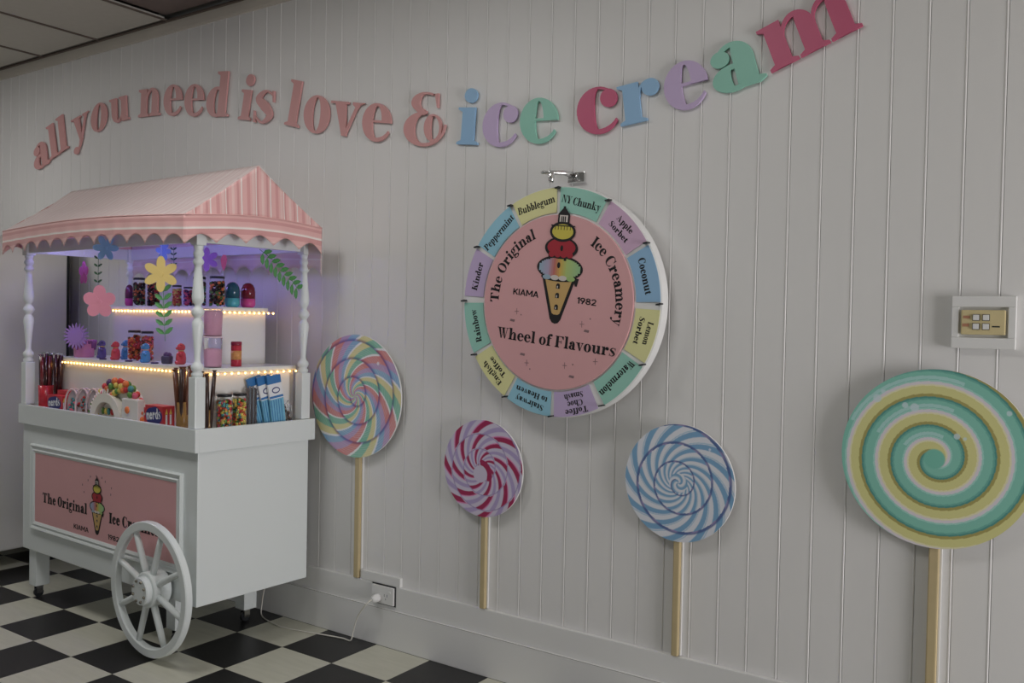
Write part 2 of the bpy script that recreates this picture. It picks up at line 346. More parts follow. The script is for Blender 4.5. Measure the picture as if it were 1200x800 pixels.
    g['Y'] = ([[(.05, H), (.05+U, H), (.42+U, .62), (.42, .62)], [(.98, H), (1.05, H), (.46+U, .66), (.42+U, .6)], R(-.06, H-k, .56, H), R(.84, H-k, 1.18, H)]+stem(.42, 0, .66, U)+foot(.42, U), 1.14)
    g['A'] = ([[(.16, 0), (.22, 0), (.62, H), (.56, H)], [(.5, H), (.62, H), (.92+U, 0), (.9, 0)], R(.26, .42, .84, .42+h), R(0, 0, .4, k), R(.78, 0, 1.06+U, k)], 1.04+U)
    g['S'] = (stroke([(.88, 1.15), (.52, 1.39), (.2, 1.06), (.5, .74), (.8, .36), (.46, .03), (.08, .3)], [.04, .07, .7*U, U, .7*U, .07, .04])+[[(.84, H), (.92, H), (.94, H-.45), (.89, H-.45)], [(.02, .46), (.07, .46), (.14, 0), (.04, 0)]], .98)
    g['&'] = (arc(.62, 1.21, .40, .29, 55, 262, [(55, h), (100, h), (180, .78*S), (225, .6*S), (262, .1)])+[[(.88, 1.44), (.98, 1.46), (.98, 1.06), (.94, 1.06), (.9, 1.3)]]
              + arc(.56, .47, .55, .48, 85, 325, [(85, h), (130, .8*S), (180, S), (230, .85*S), (275, .07), (325, .03)])+[[(.36, .98), (.5, .86), (.66, .9), (.66, .98), (.52, 1.0)]]
              + arc(.84, .51, .25, .38, 0, 360, [(0, .07), (90, h), (180, .62*S), (270, h), (360, .07)])+stroke([(.78, .13), (.98, .2), (1.12, .38), (1.18, .6)], [.05, .05, .045, .045]), 1.18)
    return g
GF = L(.36); GP = L(.31, .06, .07); GT = L(.34, .11, .10, .10); GN = L(.30, .24, .001, .02)
def bar(x0, y0, x1, y1, w_=.24):
    dx, dy = x1-x0, y1-y0; l = math.hypot(dx, dy); nx, ny = -dy/l*w_/2, dx/l*w_/2
    return [(x0+nx, y0+ny), (x0-nx, y0-ny), (x1-nx, y1-ny), (x1+nx, y1+ny)]
def ringpts(cx, cy, rx, ry, a0=0, a1=360, w_=.24, n=22):
    out = []
    for i in range(n):
        a, b = math.radians(a0+(a1-a0)*i/n), math.radians(a0+(a1-a0)*(i+1)/n)
        out.append([(cx+rx*math.cos(a), cy+ry*math.sin(a)), (cx+rx*math.cos(b), cy+ry*math.sin(b)), (cx+(rx-w_)*math.cos(b), cy+(ry-w_)*math.sin(b)), (cx+(rx-w_)*math.cos(a), cy+(ry-w_)*math.sin(a))])
    return out
GZ = {'K': ([bar(.12, 0, .12, 1.4), bar(.12, .5, .84, 1.34), bar(.36, .78, .9, .04)], 1.0), 'I': ([bar(.12, 0, .12, 1.4)], .24),
      'A': ([bar(.12, 0, .56, 1.38), bar(1.0, 0, .56, 1.38), bar(.3, .42, .82, .42, .2)], 1.12), 'M': ([bar(.12, 0, .12, 1.4), bar(1.16, 0, 1.16, 1.4), bar(.14, 1.36, .64, .4), bar(1.14, 1.36, .64, .4)], 1.28),
      '1': ([bar(.36, 0, .36, 1.4), bar(.06, 1.06, .36, 1.34, .2)], .48), '9': (ringpts(.46, .95, .46, .45)+[bar(.78, .86, .36, .02)], .92),
      '8': (ringpts(.46, 1.03, .40, .37)+ringpts(.46, .40, .46, .40), .92), '2': (ringpts(.46, .97, .44, .43, -30, 175)+[bar(.74, .72, .14, .14), bar(.04, .11, .92, .11, .22)], .92)}

def text2d(s, xh, G, fitw=None, gap=.07):
    """returns polygons laid from x=0 along +x, and the width"""
    P = []; x = 0
    for ch in s:
        if ch == ' ': x += .45; continue
        if ch not in G: continue
        pl, w_ = G[ch]; P.append((x, w_, pl)); x += w_+gap
    x -= gap; sx = xh if fitw is None else fitw/x
    return [(a*sx, b*sx, [[(u*sx, v*xh) for u, v in p] for p in pl]) for a, b, pl in P], x*sx
def straight(b, s, cx, cz, ang, xh, G, fn, fitw=None, m=0, depth=0):
    T, w_ = text2d(s, xh, G, fitw); ca, sa = math.cos(ang), math.sin(ang)
    for a, _, pl in T:
        for p in pl: b.prism([(cx+(a+u-w_/2)*ca-v*sa, cz+(a+u-w_/2)*sa+v*ca) for u, v in p], fn, m, depth)
def onarc(b, s, cx, cz, R, a0, a1, xh, G, fn, m=0, depth=0):
    """baseline on radius R, running clockwise from angle a0 to a1 (degrees), letter tops outward"""
    T, w_ = text2d(s, xh, G, math.radians(a0-a1)*(R+xh*.5))
    for a, wd, pl in T:
        th = math.radians(a0)-(a+wd/2)/(R+xh*.5); t = th-PI/2; ca, sa = math.cos(t), math.sin(t)
        for p in pl: b.prism([(cx+R*math.cos(th)+(u-wd/2)*ca-v*sa, cz+R*math.sin(th)+(u-wd/2)*sa+v*ca) for u, v in p], fn, m, depth)

# ------------------------------------------------------------------ slogan letters on the wall
PK = mat('letter_pink', srgb(218, 156, 154), .45); MG = mat('letter_magenta', srgb(206, 80, 122), .4); BLU = mat('letter_blue', srgb(142, 190, 230), .4)
LIL = mat('letter_lilac', srgb(200, 176, 218), .4); TEA = mat('letter_teal', srgb(136, 206, 184), .4)
LET = [('a',-1.46,2.327,-1.279,2.376,-1.494,2.479),('l',-1.279,2.387,-1.175,2.414,-1.332,2.591),('l',-1.175,2.416,-1.073,2.443,-1.221,2.631),('y',-1.022,2.461,-.855,2.494,-1.034,2.605),('o',-.834,2.504,-.671,2.514,-.822,2.664),('u',-.629,2.536,-.441,2.545,-.641,2.674),('n',-.353,2.543,-.153,2.534,-.346,2.694),('e',-.121,2.526,.042,2.512,-.115,2.687),('e',.064,2.503,.227,2.486,.07,2.666),('d',.243,2.481,.424,2.46,.273,2.707),('i',.506,2.437,.6,2.42,.537,2.583),('s',.619,2.41,.778,2.382,.636,2.568),('l',.852,2.373,.95,2.346,.9,2.584),('o',.98,2.327,1.152,2.296,.997,2.496),('v',1.152,2.295,1.34,2.261,1.185,2.446),('e',1.365,2.249,1.539,2.22,1.376,2.412),('&',1.615,2.199,1.849,2.172,1.618,2.428),('i',1.911,2.176,2.02,2.163,1.921,2.327),('c',2.041,2.155,2.213,2.14,2.049,2.325),('e',2.229,2.148,2.406,2.136,2.228,2.32),('c',2.495,2.152,2.67,2.152,2.483,2.322),('r',2.677,2.167,2.845,2.184,2.656,2.313),('e',2.858,2.192,3.021,2.211,2.836,2.357),('a',3.043,2.227,3.221,2.27,2.997,2.383),('m',3.233,2.284,3.521,2.39,3.177,2.428)]
LC = [PK]*17+[BLU, LIL, TEA, MG, BLU, LIL, TEA, MG]
LN = ['pink letter a at the far left end of the wall slogan', 'first letter l of the word all in pink', 'second letter l of the word all in pink', 'pink letter y opening the word you', 'pink letter o in the middle of the word you', 'pink letter u closing the word you', 'pink letter n opening the word need', 'first letter e of need, next to the n', 'second letter e of need, next to the d', 'pink letter d closing the word need', 'pink letter i of the word is', 'pink letter s, the only s of the slogan', 'pink letter l opening the word love', 'pink letter o of the word love', 'pink letter v, the only v of the slogan', 'pink letter e closing the word love', 'pink ampersand between love and ice', 'blue letter i opening the word ice', 'lilac letter c in the middle of the word ice', 'teal letter e closing the word ice', 'magenta letter c opening the word cream', 'blue letter r of the word cream', 'lilac letter e in the middle of the word cream', 'teal letter a of the word cream', 'magenta letter m at the upper right end of the slogan']
for (ch, x0, z0, x1, z1, x2, z2), m_, lb in zip(LET, LC, LN):
    G = GP if m_ is PK else GF
    pl, w_ = G[ch]; Hh = 1.5 if ch in 'ld&' else 1.0
    ux, uz = (x1-x0)/w_, (z1-z0)/w_; vx, vz = (x2-x0)/Hh, (z2-z0)/Hh
    b = B(); ox, oz = (x0+x1)/2, (z0+z1)/2
    for q_, p in enumerate(pl): b.prism([(x0+u*ux+v*vx-ox, z0+u*uz+v*vz-oz) for u, v in p], lambda u, v, d: (u, d-q_*.00007, v), depth=.0095)
    b.obj('slogan_letter', m_, loc=(ox, -.0135, oz), label=lb, cat='letter')

# ------------------------------------------------------------------ lollipop discs (flat print on round boards)
def vcol_mat(name, rough=.35):
    m = bpy.data.materials.new(name); m.use_nodes = True; nt = m.node_tree
    at = nt.nodes.new('ShaderNodeAttribute'); at.attribute_name = 'print'
    nt.links.new(at.outputs['Color'], nt.nodes['Principled BSDF'].inputs['Base Color']); nt.nodes['Principled BSDF'].inputs['Roughness'].default_value = rough
    return m
PRINT = vcol_mat('printed_board')
def disc(name, R, colfn, parent, loc, th=.008, nr=110, na=360, edge=WHITE):
    u = np.linspace(0, 1, nr+1)[1:]; t = np.linspace(0, 2*PI, na, endpoint=False)
    UU, TT = np.meshgrid(u, t, indexing='ij'); X = R*UU*np.cos(TT); Z = R*UU*np.sin(TT)
    V = np.concatenate([[[0, 0, 0]], np.stack([X, 0*X, Z], -1).reshape(-1, 3)])
    F = []
    for k in range(na): F.append((0, 1+k, 1+(k+1) % na))
    for i in range(nr-1):
        a = 1+i*na; b_ = a+na
        for k in range(na):
            k2 = k+1 if k+1 < na else 0
            F.append((a+k, b_+k, b_+k2, a+k2))
    nf = len(F); base = len(V); rim = 1+(nr-1)*na
    V2 = V[rim:rim+na].copy(); V3 = V2.copy(); V3[:, 1] = th
    V = np.concatenate([V, V2, V3])
    for k in range(na):
        k2 = (k+1) % na; F.append((base+k, base+na+k, base+na+k2, base+k2))
    F.append(tuple(base+na+k for k in range(na))[::-1])
    me = mesh(name, V.tolist(), F, [PRINT, edge], [0]*nf+[1]*(len(F)-nf))
    ca = me.color_attributes.new('print', 'FLOAT_COLOR', 'POINT')
    C_ = np.ones((len(V), 4)); cc_ = colfn(UU.ravel(), TT.ravel()); C_[1:1+len(cc_), :3] = cc_; C_[0, :3] = cc_[0]
    ca.data.foreach_set('color', C_.ravel().astype(np.float32))
    return link(name, me, parent, loc)
def lin(*c): return np.array([srgb(*[min(250, v*.90+25) for v in x]) for x in c])
def mixc(a, b, t): return a*(1-t[:, None])+b*t[:, None]
def sstep(x, a, b): t = np.clip((x-a)/(b-a), 0, 1); return t*t*(3-2*t)
def dots(C_, u, t, L_, col):
    x, y = u*np.cos(t), u*np.sin(t)
    for px, py, r in L_: C_ = mixc(C_, np.array(srgb(*col)), (1-sstep(np.hypot(x-px, y-py), r*.85, r))*.75)
    return C_
def rope(u, t, pitch, ph):  # position across the spiralling rope (0..1) and number of the turn
    q = u/pitch-t/(2*PI)+ph; return q-np.floor(q), np.floor(q)
def pat_rainbow(u, t):
    f_, k_ = rope(u, t, .30, .25)
    pal = lin((240, 240, 240), (118, 196, 164), (226, 218, 140), (240, 240, 240), (128, 178, 216), (186, 150, 200), (222, 130, 128))
    wd = np.array([.05, .2, .17, .05, .16, .17, .2]); cum = np.cumsum(wd)/wd.sum()
    ph = (5/(2*PI)*(t+.85*np.log(np.maximum(u, .06)))+.14*f_+.26) % 1
    C_ = pal[np.searchsorted(cum, ph).clip(0, 6)]
    C_ = mixc(C_, np.array(srgb(240, 240, 244)), .25*sstep(np.abs(((f_-.4)*9) % 1-.5), .25, .45)*(f_ > .2)*(f_ < .75))
    edge = np.maximum(1-sstep(f_, .03, .17), sstep(f_, .95, 1))
    C_ = mixc(C_, C_*np.array([.40, .32, .62]), edge*.9*(u > .1))
    return dots(C_, u, t, [(.5, .55, .03)], (240, 240, 250))
def pat_magenta(u, t):
    f_, k_ = rope(u, t, .31, .0)
    ph = (8/(2*PI)*(t+.55*np.log(np.maximum(u, .12)))+.40*f_) % 1
    C_ = lin((206, 196, 220))[np.zeros(len(u), int)]
    C_ = mixc(C_, np.array(srgb(178, 160, 208)), (sstep(ph, .55, .6)*(1-sstep(ph, .78, .84))))
    C_ = mixc(C_, np.array(srgb(170, 20, 84)), sstep(ph, .03, .05)*(1-sstep(ph, .30, .32))*(f_ > .10)*1.0)
    C_ = mixc(C_, np.array(srgb(226, 130, 190)), sstep(ph, .30, .32)*(1-sstep(ph, .36, .38)))
    C_ = mixc(C_, np.array(srgb(150, 132, 186)), (1-sstep(f_, .03, .1))*.8)
    C_ = mixc(C_, np.array(srgb(208, 198, 222)), 1-sstep(np.hypot(u*np.cos(t)+.05, u*np.sin(t)+.12), .17, .185))
    C_ = mixc(C_, np.array(srgb(170, 20, 84)), ((np.hypot(u*np.cos(t)+.05, u*np.sin(t)+.12) < .3)*(np.hypot(u*np.cos(t)+.09, u*np.sin(t)+.16) > .23)*(u*np.sin(t) > -.25)*(u*np.cos(t) > -.05))*1.0)
    return C_
def pat_blue(u, t):
    f_, k_ = rope(u, t, .315, .15)
    ph = (13/(2*PI)*(t+1.2*np.log(np.maximum(u, .17)))+.35*f_) % 1
    ph = np.where(u < .17, (3/(2*PI)*t-u*9) % 1, ph)
    C_ = lin((222, 226, 236))[np.zeros(len(u), int)]
    C_ = mixc(C_, np.array(srgb(120, 172, 212)), sstep(ph, .36, .39)*(1-sstep(ph, .80, .83)))
    C_ = mixc(C_, np.array(srgb(160, 198, 224)), sstep(ph, .86, .88)*(1-sstep(ph, .93, .95)))
    C_ = mixc(C_, np.array(srgb(74, 96, 158)), (1-sstep(f_, .03+.09*u, .07+.14*u))*(.9)*(u > .08))
    C_ = mixc(C_, np.array(srgb(168, 146, 196)), (1-sstep(f_, .02, .06+.08*u))*(ph < .3)*.8)
    return dots(C_, u, t, [(.55, .62, .025)], (225, 235, 245))
def pat_teal(u, t):
    f_, k_ = rope(u, t, .315, .51)
    e_ = [0, .06, .34, .40, .46, .56, .84, .90, 1.001]
    pal = lin((150, 214, 200), (112, 196, 174), (84, 172, 154), (52, 142, 132), (164, 152, 62), (216, 212, 122), (232, 226, 178), (222, 214, 222))
    C_ = pal[(np.searchsorted(e_, f_, side='right')-1).clip(0, 7)]
    hl = ((f_ > .08)*(f_ < .2)*(np.abs(((t-2.0+PI) % (2*PI))-PI) < .75)*(u > .2))
    C_ = mixc(C_, np.array(srgb(176, 222, 218)), hl*.8)
    C_ = mixc(C_, np.array(srgb(112, 196, 174)), 1-sstep(u, .10, .12))
    return dots(C_, u, t, [(-.62, .64, .05), (-.56, .72, .025), (-.22, .56, .05), (-.32, .58, .035), (.22, .27, .035), (.3, .25, .02), (.72, .56, .03)], (205, 226, 232))
LOL = [((1.370, 1.095), .277, 1.385, pat_rainbow, 'round rainbow swirl lollipop board beside the candy cart'), ((2.090, .846), .197, 2.095, pat_magenta, 'small lilac and magenta swirl lollipop board under the prize wheel'),
       ((2.945, .888), .207, 2.941, pat_blue, 'blue and white swirl lollipop board right of the prize wheel'), ((3.765, 1.058), .268, 3.770, pat_teal, 'large teal and yellow spiral lollipop board under the light switch')]
for (cx_, cz_), R, sx_, fn_, lb in LOL:
    root = empty('lollipop_board', (sx_, -.02, .271), 0, lb, 'wall decoration', 'lollipop boards on the wall')
    disc('lollipop_head', R, fn_, root, (cx_-sx_, -.012, cz_-.271), nr=150 if R > .25 else 110, na=540 if R > .25 else 400)
    big = 1.2 if R > .25 else 1
    B().box(-.012*big, .012*big, -.006, .019, .001, cz_-.271-R+.05, c=.004).obj('stick', WOOD, root)
    B().box(.012*big+.0006, .012*big+.006, .010, .0195, .001, cz_-.271-R+.05).obj('stick_highlight', WHITE, root)  # white strip: the bright right side of the stick put in as a part

# ------------------------------------------------------------------ ice-cream cone emblem (printed)
EM = [BLACK, mat('emblem_yellow', srgb(212, 196, 40), .5), mat('emblem_red', srgb(176, 20, 44), .5), mat('emblem_cone', srgb(206, 166, 92), .5),
      mat('emblem_blue', srgb(150, 176, 196), .5), mat('emblem_lilac', srgb(176, 160, 186), .5), mat('emblem_orange', srgb(206, 120, 70), .5), mat('emblem_green', srgb(160, 196, 110), .5), mat('emblem_white', srgb(214, 204, 196), .5)]
STOPS = [(0, (150, 178, 200)), (4, (176, 160, 190)), (7, (200, 110, 100)), (10, (214, 176, 60)), (13, (176, 200, 110)), (19, (150, 196, 140))]
for i in range(20):
    for (a_, ca_), (b2_, cb2_) in zip(STOPS, STOPS[1:]):
        if a_ <= i <= b2_: t_ = (i-a_)/(b2_-a_); EM_c = srgb(*[x*(1-t_)+y*t_ for x, y in zip(ca_, cb2_)])
    EM.append(mat('emblem_blend_%d' % i, EM_c, .5))
def cone_emblem(Hh, fn):
    """fn(u, v, layer) -> 3D, v 0..1 from tip to top"""
    b = B()
    cnt = [0]
    def P(poly, m, l):
        cnt[0] += 1; ll = l+cnt[0]*.04
        b.prism([(u*Hh, v*Hh) for u, v in poly], lambda u, v, d: fn(u, v, ll), m)
    def E(cx, cy, rx, ry, n=36): return [(cx+rx*math.cos(2*PI*i/n), cy+ry*math.sin(2*PI*i/n)) for i in range(n)]
    P([(-.17, .40), (-.055, .04), (-.03, .008), (0, 0), (.03, .008), (.055, .04), (.17, .40)], 0, 1)
    P([(-.135, .38), (-.04, .09), (-.02, .078), (.02, .078), (.04, .09), (.135, .38)], 3, 2)
    for v in (.12, .22, .30): P([(-.018, v), (.02, v), (.02, v+.032), (.012, v+.045), (-.008, v+.045), (-.018, v+.032)], 0, 3); P([(-.008, v+.004), (.001, v+.004), (.001, v+.024), (-.008, v+.024)], 8, 4)
    P(E(0, .475, .23, .108), 0, 3); P(E(.0, .395, .18, .035), 0, 3); P([(.15, .4), (.2, .4), (.185, .335), (.165, .335)], 0, 3)
    for i in range(20):   # the mottled scoop: blue, lilac, orange, yellow and green blend
        u0 = -.205+i*.0205; u1 = u0+.0207; uc = (u0+u1)/2; hgt = .088*math.sqrt(max(.02, 1-(uc/.208)**2))
        P([(u0, .475-hgt), (u1, .475-hgt), (u1, .475+hgt), (u0, .475+hgt)], 9+i, 4)
    for u in (-.12, -.04, .04, .12): P(E(u, .392, .042, .022, 14), [4, 8, 8, 7][int((u+.12)/.08+.5)], 4)
    P(E(-.01, .50, .016, .026, 12), 0, 5)
    P(E(0, .647, .165, .094), 0, 5); P([(-.13, .62), (-.1, .62), (-.1, .545), (-.12, .545)], 0, 5); P([(.03, .6), (.06, .6), (.06, .54), (.035, .54)], 0, 5); P(E(0, .652, .14, .074), 2, 6)
    for u in (-.09, -.03, .03, .09): P(E(u, .59, .032, .025, 14), 2, 6)
    P(E(.005, .645, .014, .026, 12), 0, 7)
    P(E(0, .785, .128, .086), 0, 7); P(E(0, .785, .105, .064), 1, 8)
    for i in range(6): P([(-.08+i*.03, .80), (-.074+i*.03, .80), (-.074+i*.03, .835), (-.08+i*.03, .835)], 0, 9)
    P([(-.12, .83), (.12, .83), (.12, .84), (-.12, .84)], 0, 9)
    P([(-.058, .85), (.058, .85), (.058, .935), (.03, .965), (.012, .985), (.012, 1), (-.012, 1), (-.012, .985), (-.03, .965), (-.058, .935)], 0, 9)
    P([(-.04, .868), (.04, .868), (.04, .925), (-.04, .925)], 8, 10)
    for u in (-.025, -.008, .01): P([(u, .868), (u+.011, .868), (u+.011, .915), (u, .915)], 0, 11)
    return b

# ------------------------------------------------------------------ wheel of flavours
WC = (2.458, 1.519); WR = .432
wheel = empty('prize_wheel', (WC[0], -.03, WC[1]), 0, 'large round spinning wheel of ice cream flavours hung on the white panelled wall', 'prize wheel')
B().lathe([(.06, -.028), (.06, 0)], axis='y', n=32).obj('wall_mount', WHITE, wheel)
B().lathe([(.0001, 0), (WR-.004, 0), (WR+.002, .004), (WR+.002, .052), (WR-.004, .056), (.0001, .056)], axis='y', n=128, smooth=False).obj('backing_drum', mat('drum_white', srgb(232, 232, 230), .35), wheel)
SEG = [('NY Chunky', 'teal', ['NY Chunky']), ('Apple Sorbet', 'mauve', ['Apple', 'Sorbet']), ('Coconut', 'blue', ['Coconut']), ('Lemon Sorbet', 'yellow', ['Lemon', 'Sorbet']), ('Watermelon', 'teal', ['Watermelon']),
       ('Toffee Choc Smash', 'lilac', ['Toffee', 'Choc', 'Smash']), ('Stairway to Heaven', 'sky', ['Stairway', 'to Heaven']), ('English Toffee', 'yellow', ['English', 'Toffee']), ('Rainbow', 'teal', ['Rainbow']),
       ('Kinder', 'lilac', ['Kinder']), ('Peppermint', 'sky', ['Peppermint']), ('Bubblegum', 'yellow', ['Bubblegum'])]
SC_ = {'teal': srgb(150, 212, 194), 'mauve': srgb(214, 176, 208), 'blue': srgb(142, 190, 228), 'yellow': srgb(230, 228, 156), 'lilac': srgb(198, 176, 218), 'sky': srgb(144, 204, 226)}
YS = -.0585
for k, (nm, cl, lines) in enumerate(SEG):
    a1 = 89.3-30*k; a0 = a1-30; a_in0, a_in1 = a0+1.1, a1-1.1
    if nm in ('Lemon Sorbet', 'Toffee Choc Smash', 'Kinder'): a_in1 -= 1.6
    N = 12; o_ = []; i_ = []
    for q in range(N+1):
        a = math.radians(a_in0+(a_in1-a_in0)*q/N); o_.append(((WR-.002)*math.cos(a), (WR-.002)*math.sin(a))); i_.append((.336*math.cos(a), .336*math.sin(a)))
    seg = B().prism(o_+i_[::-1], lambda u, v, d: (u, YS-.001+d, v), depth=.0015).obj('segment', mat('segment_'+cl, SC_[cl], .5), wheel, label='%s wheel segment printed %s' % (cl, nm))
    tb = B(); am = math.radians((a0+a1)/2); fn = lambda u, v, d: (u, YS-.0014, v)
    radii = {1: [.367], 2: [.389, .353], 3: [.402, .374, .346]}[len(lines)]
    xh = .0195 if len(lines) == 1 else .0155
    for s_, r_ in zip(lines, radii):
        straight(tb, s_, r_*math.cos(am), r_*math.sin(am), am-PI/2, xh, GT, fn, fitw=min(.176, len(s_)*(.0188 if len(lines) == 1 else .0165)))
    tb.obj('lettering', BLACK, seg, kind='stuff')
    pa = math.radians(a1); px_, pz_ = (WR-.004)*math.cos(pa), (WR-.004)*math.sin(pa)
    B().box(-.009, .009, YS-.014, YS+.012, -.0028, .0028, c=.001).xf(Matrix.Translation((px_, -.004, pz_)) @ Matrix.Rotation(math.radians(-12), 4, 'Y')).obj('peg', DARKM, wheel)
pd = B().lathe([(.0001, .056), (.328, .056), (.328, .0635), (.3265, .065), (.0001, .065)], axis='y', n=128, smooth=False).obj('centre_disc', PINK, wheel)
YD = -.0652; fn = lambda u, v, d: (u, YD-.0004, v); tb = B(); GW = L(.31, .09, .09)
onarc(tb, 'The Original', 0, 0, .257, 180.0, 110, .0285, GW, fn)
tb.obj('lettering', BLACK, pd, kind='stuff'); tb = B()
onarc(tb, 'Ice Creamery', 0, 0, .257, 54.5, -17.5, .0285, GW, fn)
tb.obj('lettering', BLACK, pd, kind='stuff'); tb = B()
straight(tb, 'Wheel of Flavours', 0, -.166, math.radians(-6.2), .0300, GW, fn, fitw=.525)
tb.obj('lettering', BLACK, pd, kind='stuff')
cone_emblem(.438, lambda u, v, l: ((u*1.0)*math.cos(.10)+v*math.sin(.085)+.002, YD-.00025*(1+l), v*math.cos(.085)-u*math.sin(.10)-.08)).obj('cone_emblem', EM, pd)
tb = B(); straight(tb, 'KIAMA', -.131, .024, -.12, .0168, GZ, fn, fitw=.118); tb.obj('lettering', BLACK, pd, kind='stuff')
tb = B(); straight(tb, '1982', .137, -.008, -.12, .0168, GZ, fn, fitw=.082); tb.obj('lettering', BLACK, pd, kind='stuff')
sp_ = B()
for x_, z_ in ((-.17, -.035), (-.12, -.232), (.12, -.08), (.05, -.235), (.18, -.215)):
    sp_.prism([(x_-.001, z_-.012), (x_+.001, z_-.012), (x_+.001, z_+.012), (x_-.001, z_+.012)], fn).prism([(x_-.01, z_-.001), (x_+.01, z_-.001), (x_+.01, z_+.001), (x_-.01, z_+.001)], fn)
for x_, z_ in ((-.15, -.048), (-.105, -.255), (.155, -.06), (.085, -.23)): sp_.prism([(x_+.003*math.cos(i), z_+.003*math.sin(i)) for i in range(6)], fn)
for x_, z_ in ((-.14, -.20), (.14, -.105), (.08, -.275), (-.19, -.07)): sp_.prism([(x_-.012, z_-.002), (x_+.009, z_-.006), (x_+.012, z_+.003), (x_-.008, z_+.006)], fn)
sp_.obj('sparkle_print', GREY, pd, kind='stuff')
# chrome pointer above the wheel
pt = empty('wheel_pointer', (2.455, 0, 1.985), 0, 'chrome pointer arm fixed to the wall over the top of the prize wheel', 'pointer')
B().box(-.0, .075, -.016, 0, -.012, .03, c=.004).obj('wall_plate', CHROME, pt)
B().tube([(.03, -.016, .018), (.01, -.06, .022), (-.02, -.10, .02), (-.045, -.13, .018)], [.012, .009, .008, .006]).box(-.05, -.01, -.128, -.1, .014, .022, c=.003).obj('arm', CHROME, pt)
B().lathe([(.008, -.02), (.011, -.012), (.012, .012), (.006, .02)], cx=-.012, cy=-.112, n=20).obj('flipper_roller', CHROME, pt)

# ------------------------------------------------------------------ light switch, power socket and cord
BEI = mat('beige_plastic', srgb(214, 196, 140), .4); 
sw = empty('light_switch', (3.882, 0, 1.468), 0, 'beige four-button switch plate on a square white block above the teal lollipop', 'switch')
b = B(); 
for x0, x1, z0, z1 in ((-.084, .084, .045, .077), (-.084, .084, -.077, -.045), (-.084, -.064, -.045, .045), (.064, .084, -.045, .045)): b.box(x0, x1, -.022, -.001, z0, z1, c=.002)
b.obj('surround', WHITE, sw); B().box(-.064, .064, -.012, -.001, -.045, .045).obj('back_plate', WHITE, sw)
pl_ = B().box(-.058, .058, -.026, -.0121, -.036, .036, c=.003).obj('switch_plate', BEI, sw)
for x_ in (-.018, .008):
    for z_ in (.014, -.012):
        B().box(x_-.0095, x_+.0095, -.0275, -.0262, z_-.0095, z_+.0095, c=.0006).obj('button_rim', DARKM, pl_)
        B().box(x_-.008, x_+.008, -.031, -.0276, z_-.008, z_+.008, c=.001).obj('button', WHITE, pl_)
B().box(-.052, -.034, -.0266, -.0262, .011, .019).box(-.054, -.036, -.0266, -.0262, -.013, -.004).obj('red_marking', mat('faded_red', srgb(190, 130, 96), .6), pl_)
B().box(.024, .044, -.0266, -.0262, -.014, -.010).obj('dark_marking', DARKM, pl_)
so = empty('power_socket', (1.556, -.0195, .227), 0, 'white double power socket with plug in the skirting behind the lollipop sticks', 'socket')
B().box(-.069, .069, -.003, 0, -.044, .044).obj('dark_surround', DARKM, so)
sp2 = B().box(-.064, .064, -.012, -.0031, -.039, .039, c=.002).obj('socket_plate', WHITE, so)
for x_ in (.022,):
    B().box(x_-.012, x_-.010, -.0126, -.0121, -.006, .006).box(x_+.004, x_+.006, -.0126, -.0121, -.006, .006).box(x_-.004, x_-.002, -.0126, -.0121, -.02, -.012).obj('socket_slots', DARKM, sp2)
B().box(.036, .048, -.0145, -.0121, .012, .022, c=.001).obj('socket_switch', WHITE, sp2)
cord = empty('electrical_lead', (1.535, -.06, 0), 0, 'thin white power cord running from the plug along the floor under the cart', 'cord')
B().lathe([(.017, .0), (.019, .012), (.017, .03), (.009, .045)], axis='y', cx=0, cy=.0265, cz=.213, n=16).obj('plug', WHITE, cord)
def spl(P, n=8):
    Q = [P[0]]+P+[P[-1]]; out = []
    for i in range(1, len(Q)-2):
        for s in range(n):
            u = s/n; out.append(tuple(.5*((2*Q[i][d])+(-Q[i-1][d]+Q[i+1][d])*u+(2*Q[i-1][d]-5*Q[i][d]+4*Q[i+1][d]-Q[i+2][d])*u*u+(-Q[i-1][d]+3*Q[i][d]-3*Q[i+1][d]+Q[i+2][d])*u**3) for d in range(3)))
    out.append(P[-1]); return out
cpts = spl([(1.535, -.078, .213), (1.515, -.095, .19), (1.45, -.075, .12), (1.42, -.07, .05), (1.409, -.075, .006), (1.36, -.075, .004), (1.28, -.09, .004), (1.15, -.12, .004), (1.03, -.14, .004), (.90, -.12, .004), (.82, -.085, .006), (.80, -.065, .05), (.81, -.06, .12), (.86, -.058, .24)])
B().tube([(x-1.535, y+.06, z) for x, y, z in cpts], .0032).obj('cable', mat('white_cable', srgb(215, 212, 200), .5), cord)

# ------------------------------------------------------------------ tall grey fridge beside the cart
fr = empty('tall_fridge', (-1.33, -.45, 0), 0, 'tall glossy grey fridge seen from its side left of the candy cart', 'fridge')
FG = mat('fridge_grey', srgb(228, 226, 222), .24, noise=.03, scale=2, coat=.3)
B().box(-.34, .40, -.30, .36, .1, 1.87, c=.012).obj('cabinet', FG, fr)
B().box(-.33, .39, .361, .379, .12, 1.85, c=.004).obj('gap_shade_strip', mat('gap_shade', srgb(28, 34, 32), .6), fr)  # dark strip put in for the shade in the gap behind the fridge
B().box(-.34, .40, -.36, -.304, .12, 1.87, c=.01).obj('door', FG, fr)
for x_ in (-.28, .34):
    for y_ in (-.24, .3): B().lathe([(.02, 0), (.02, .099)], cx=x_, cy=y_, n=12).obj('foot', DARKM, fr)
B().tube([(-.28, -.362, 1.0), (-.28, -.40, 1.03), (-.28, -.40, 1.4), (-.28, -.362, 1.43)], .009).obj('handle', CHROME, fr)

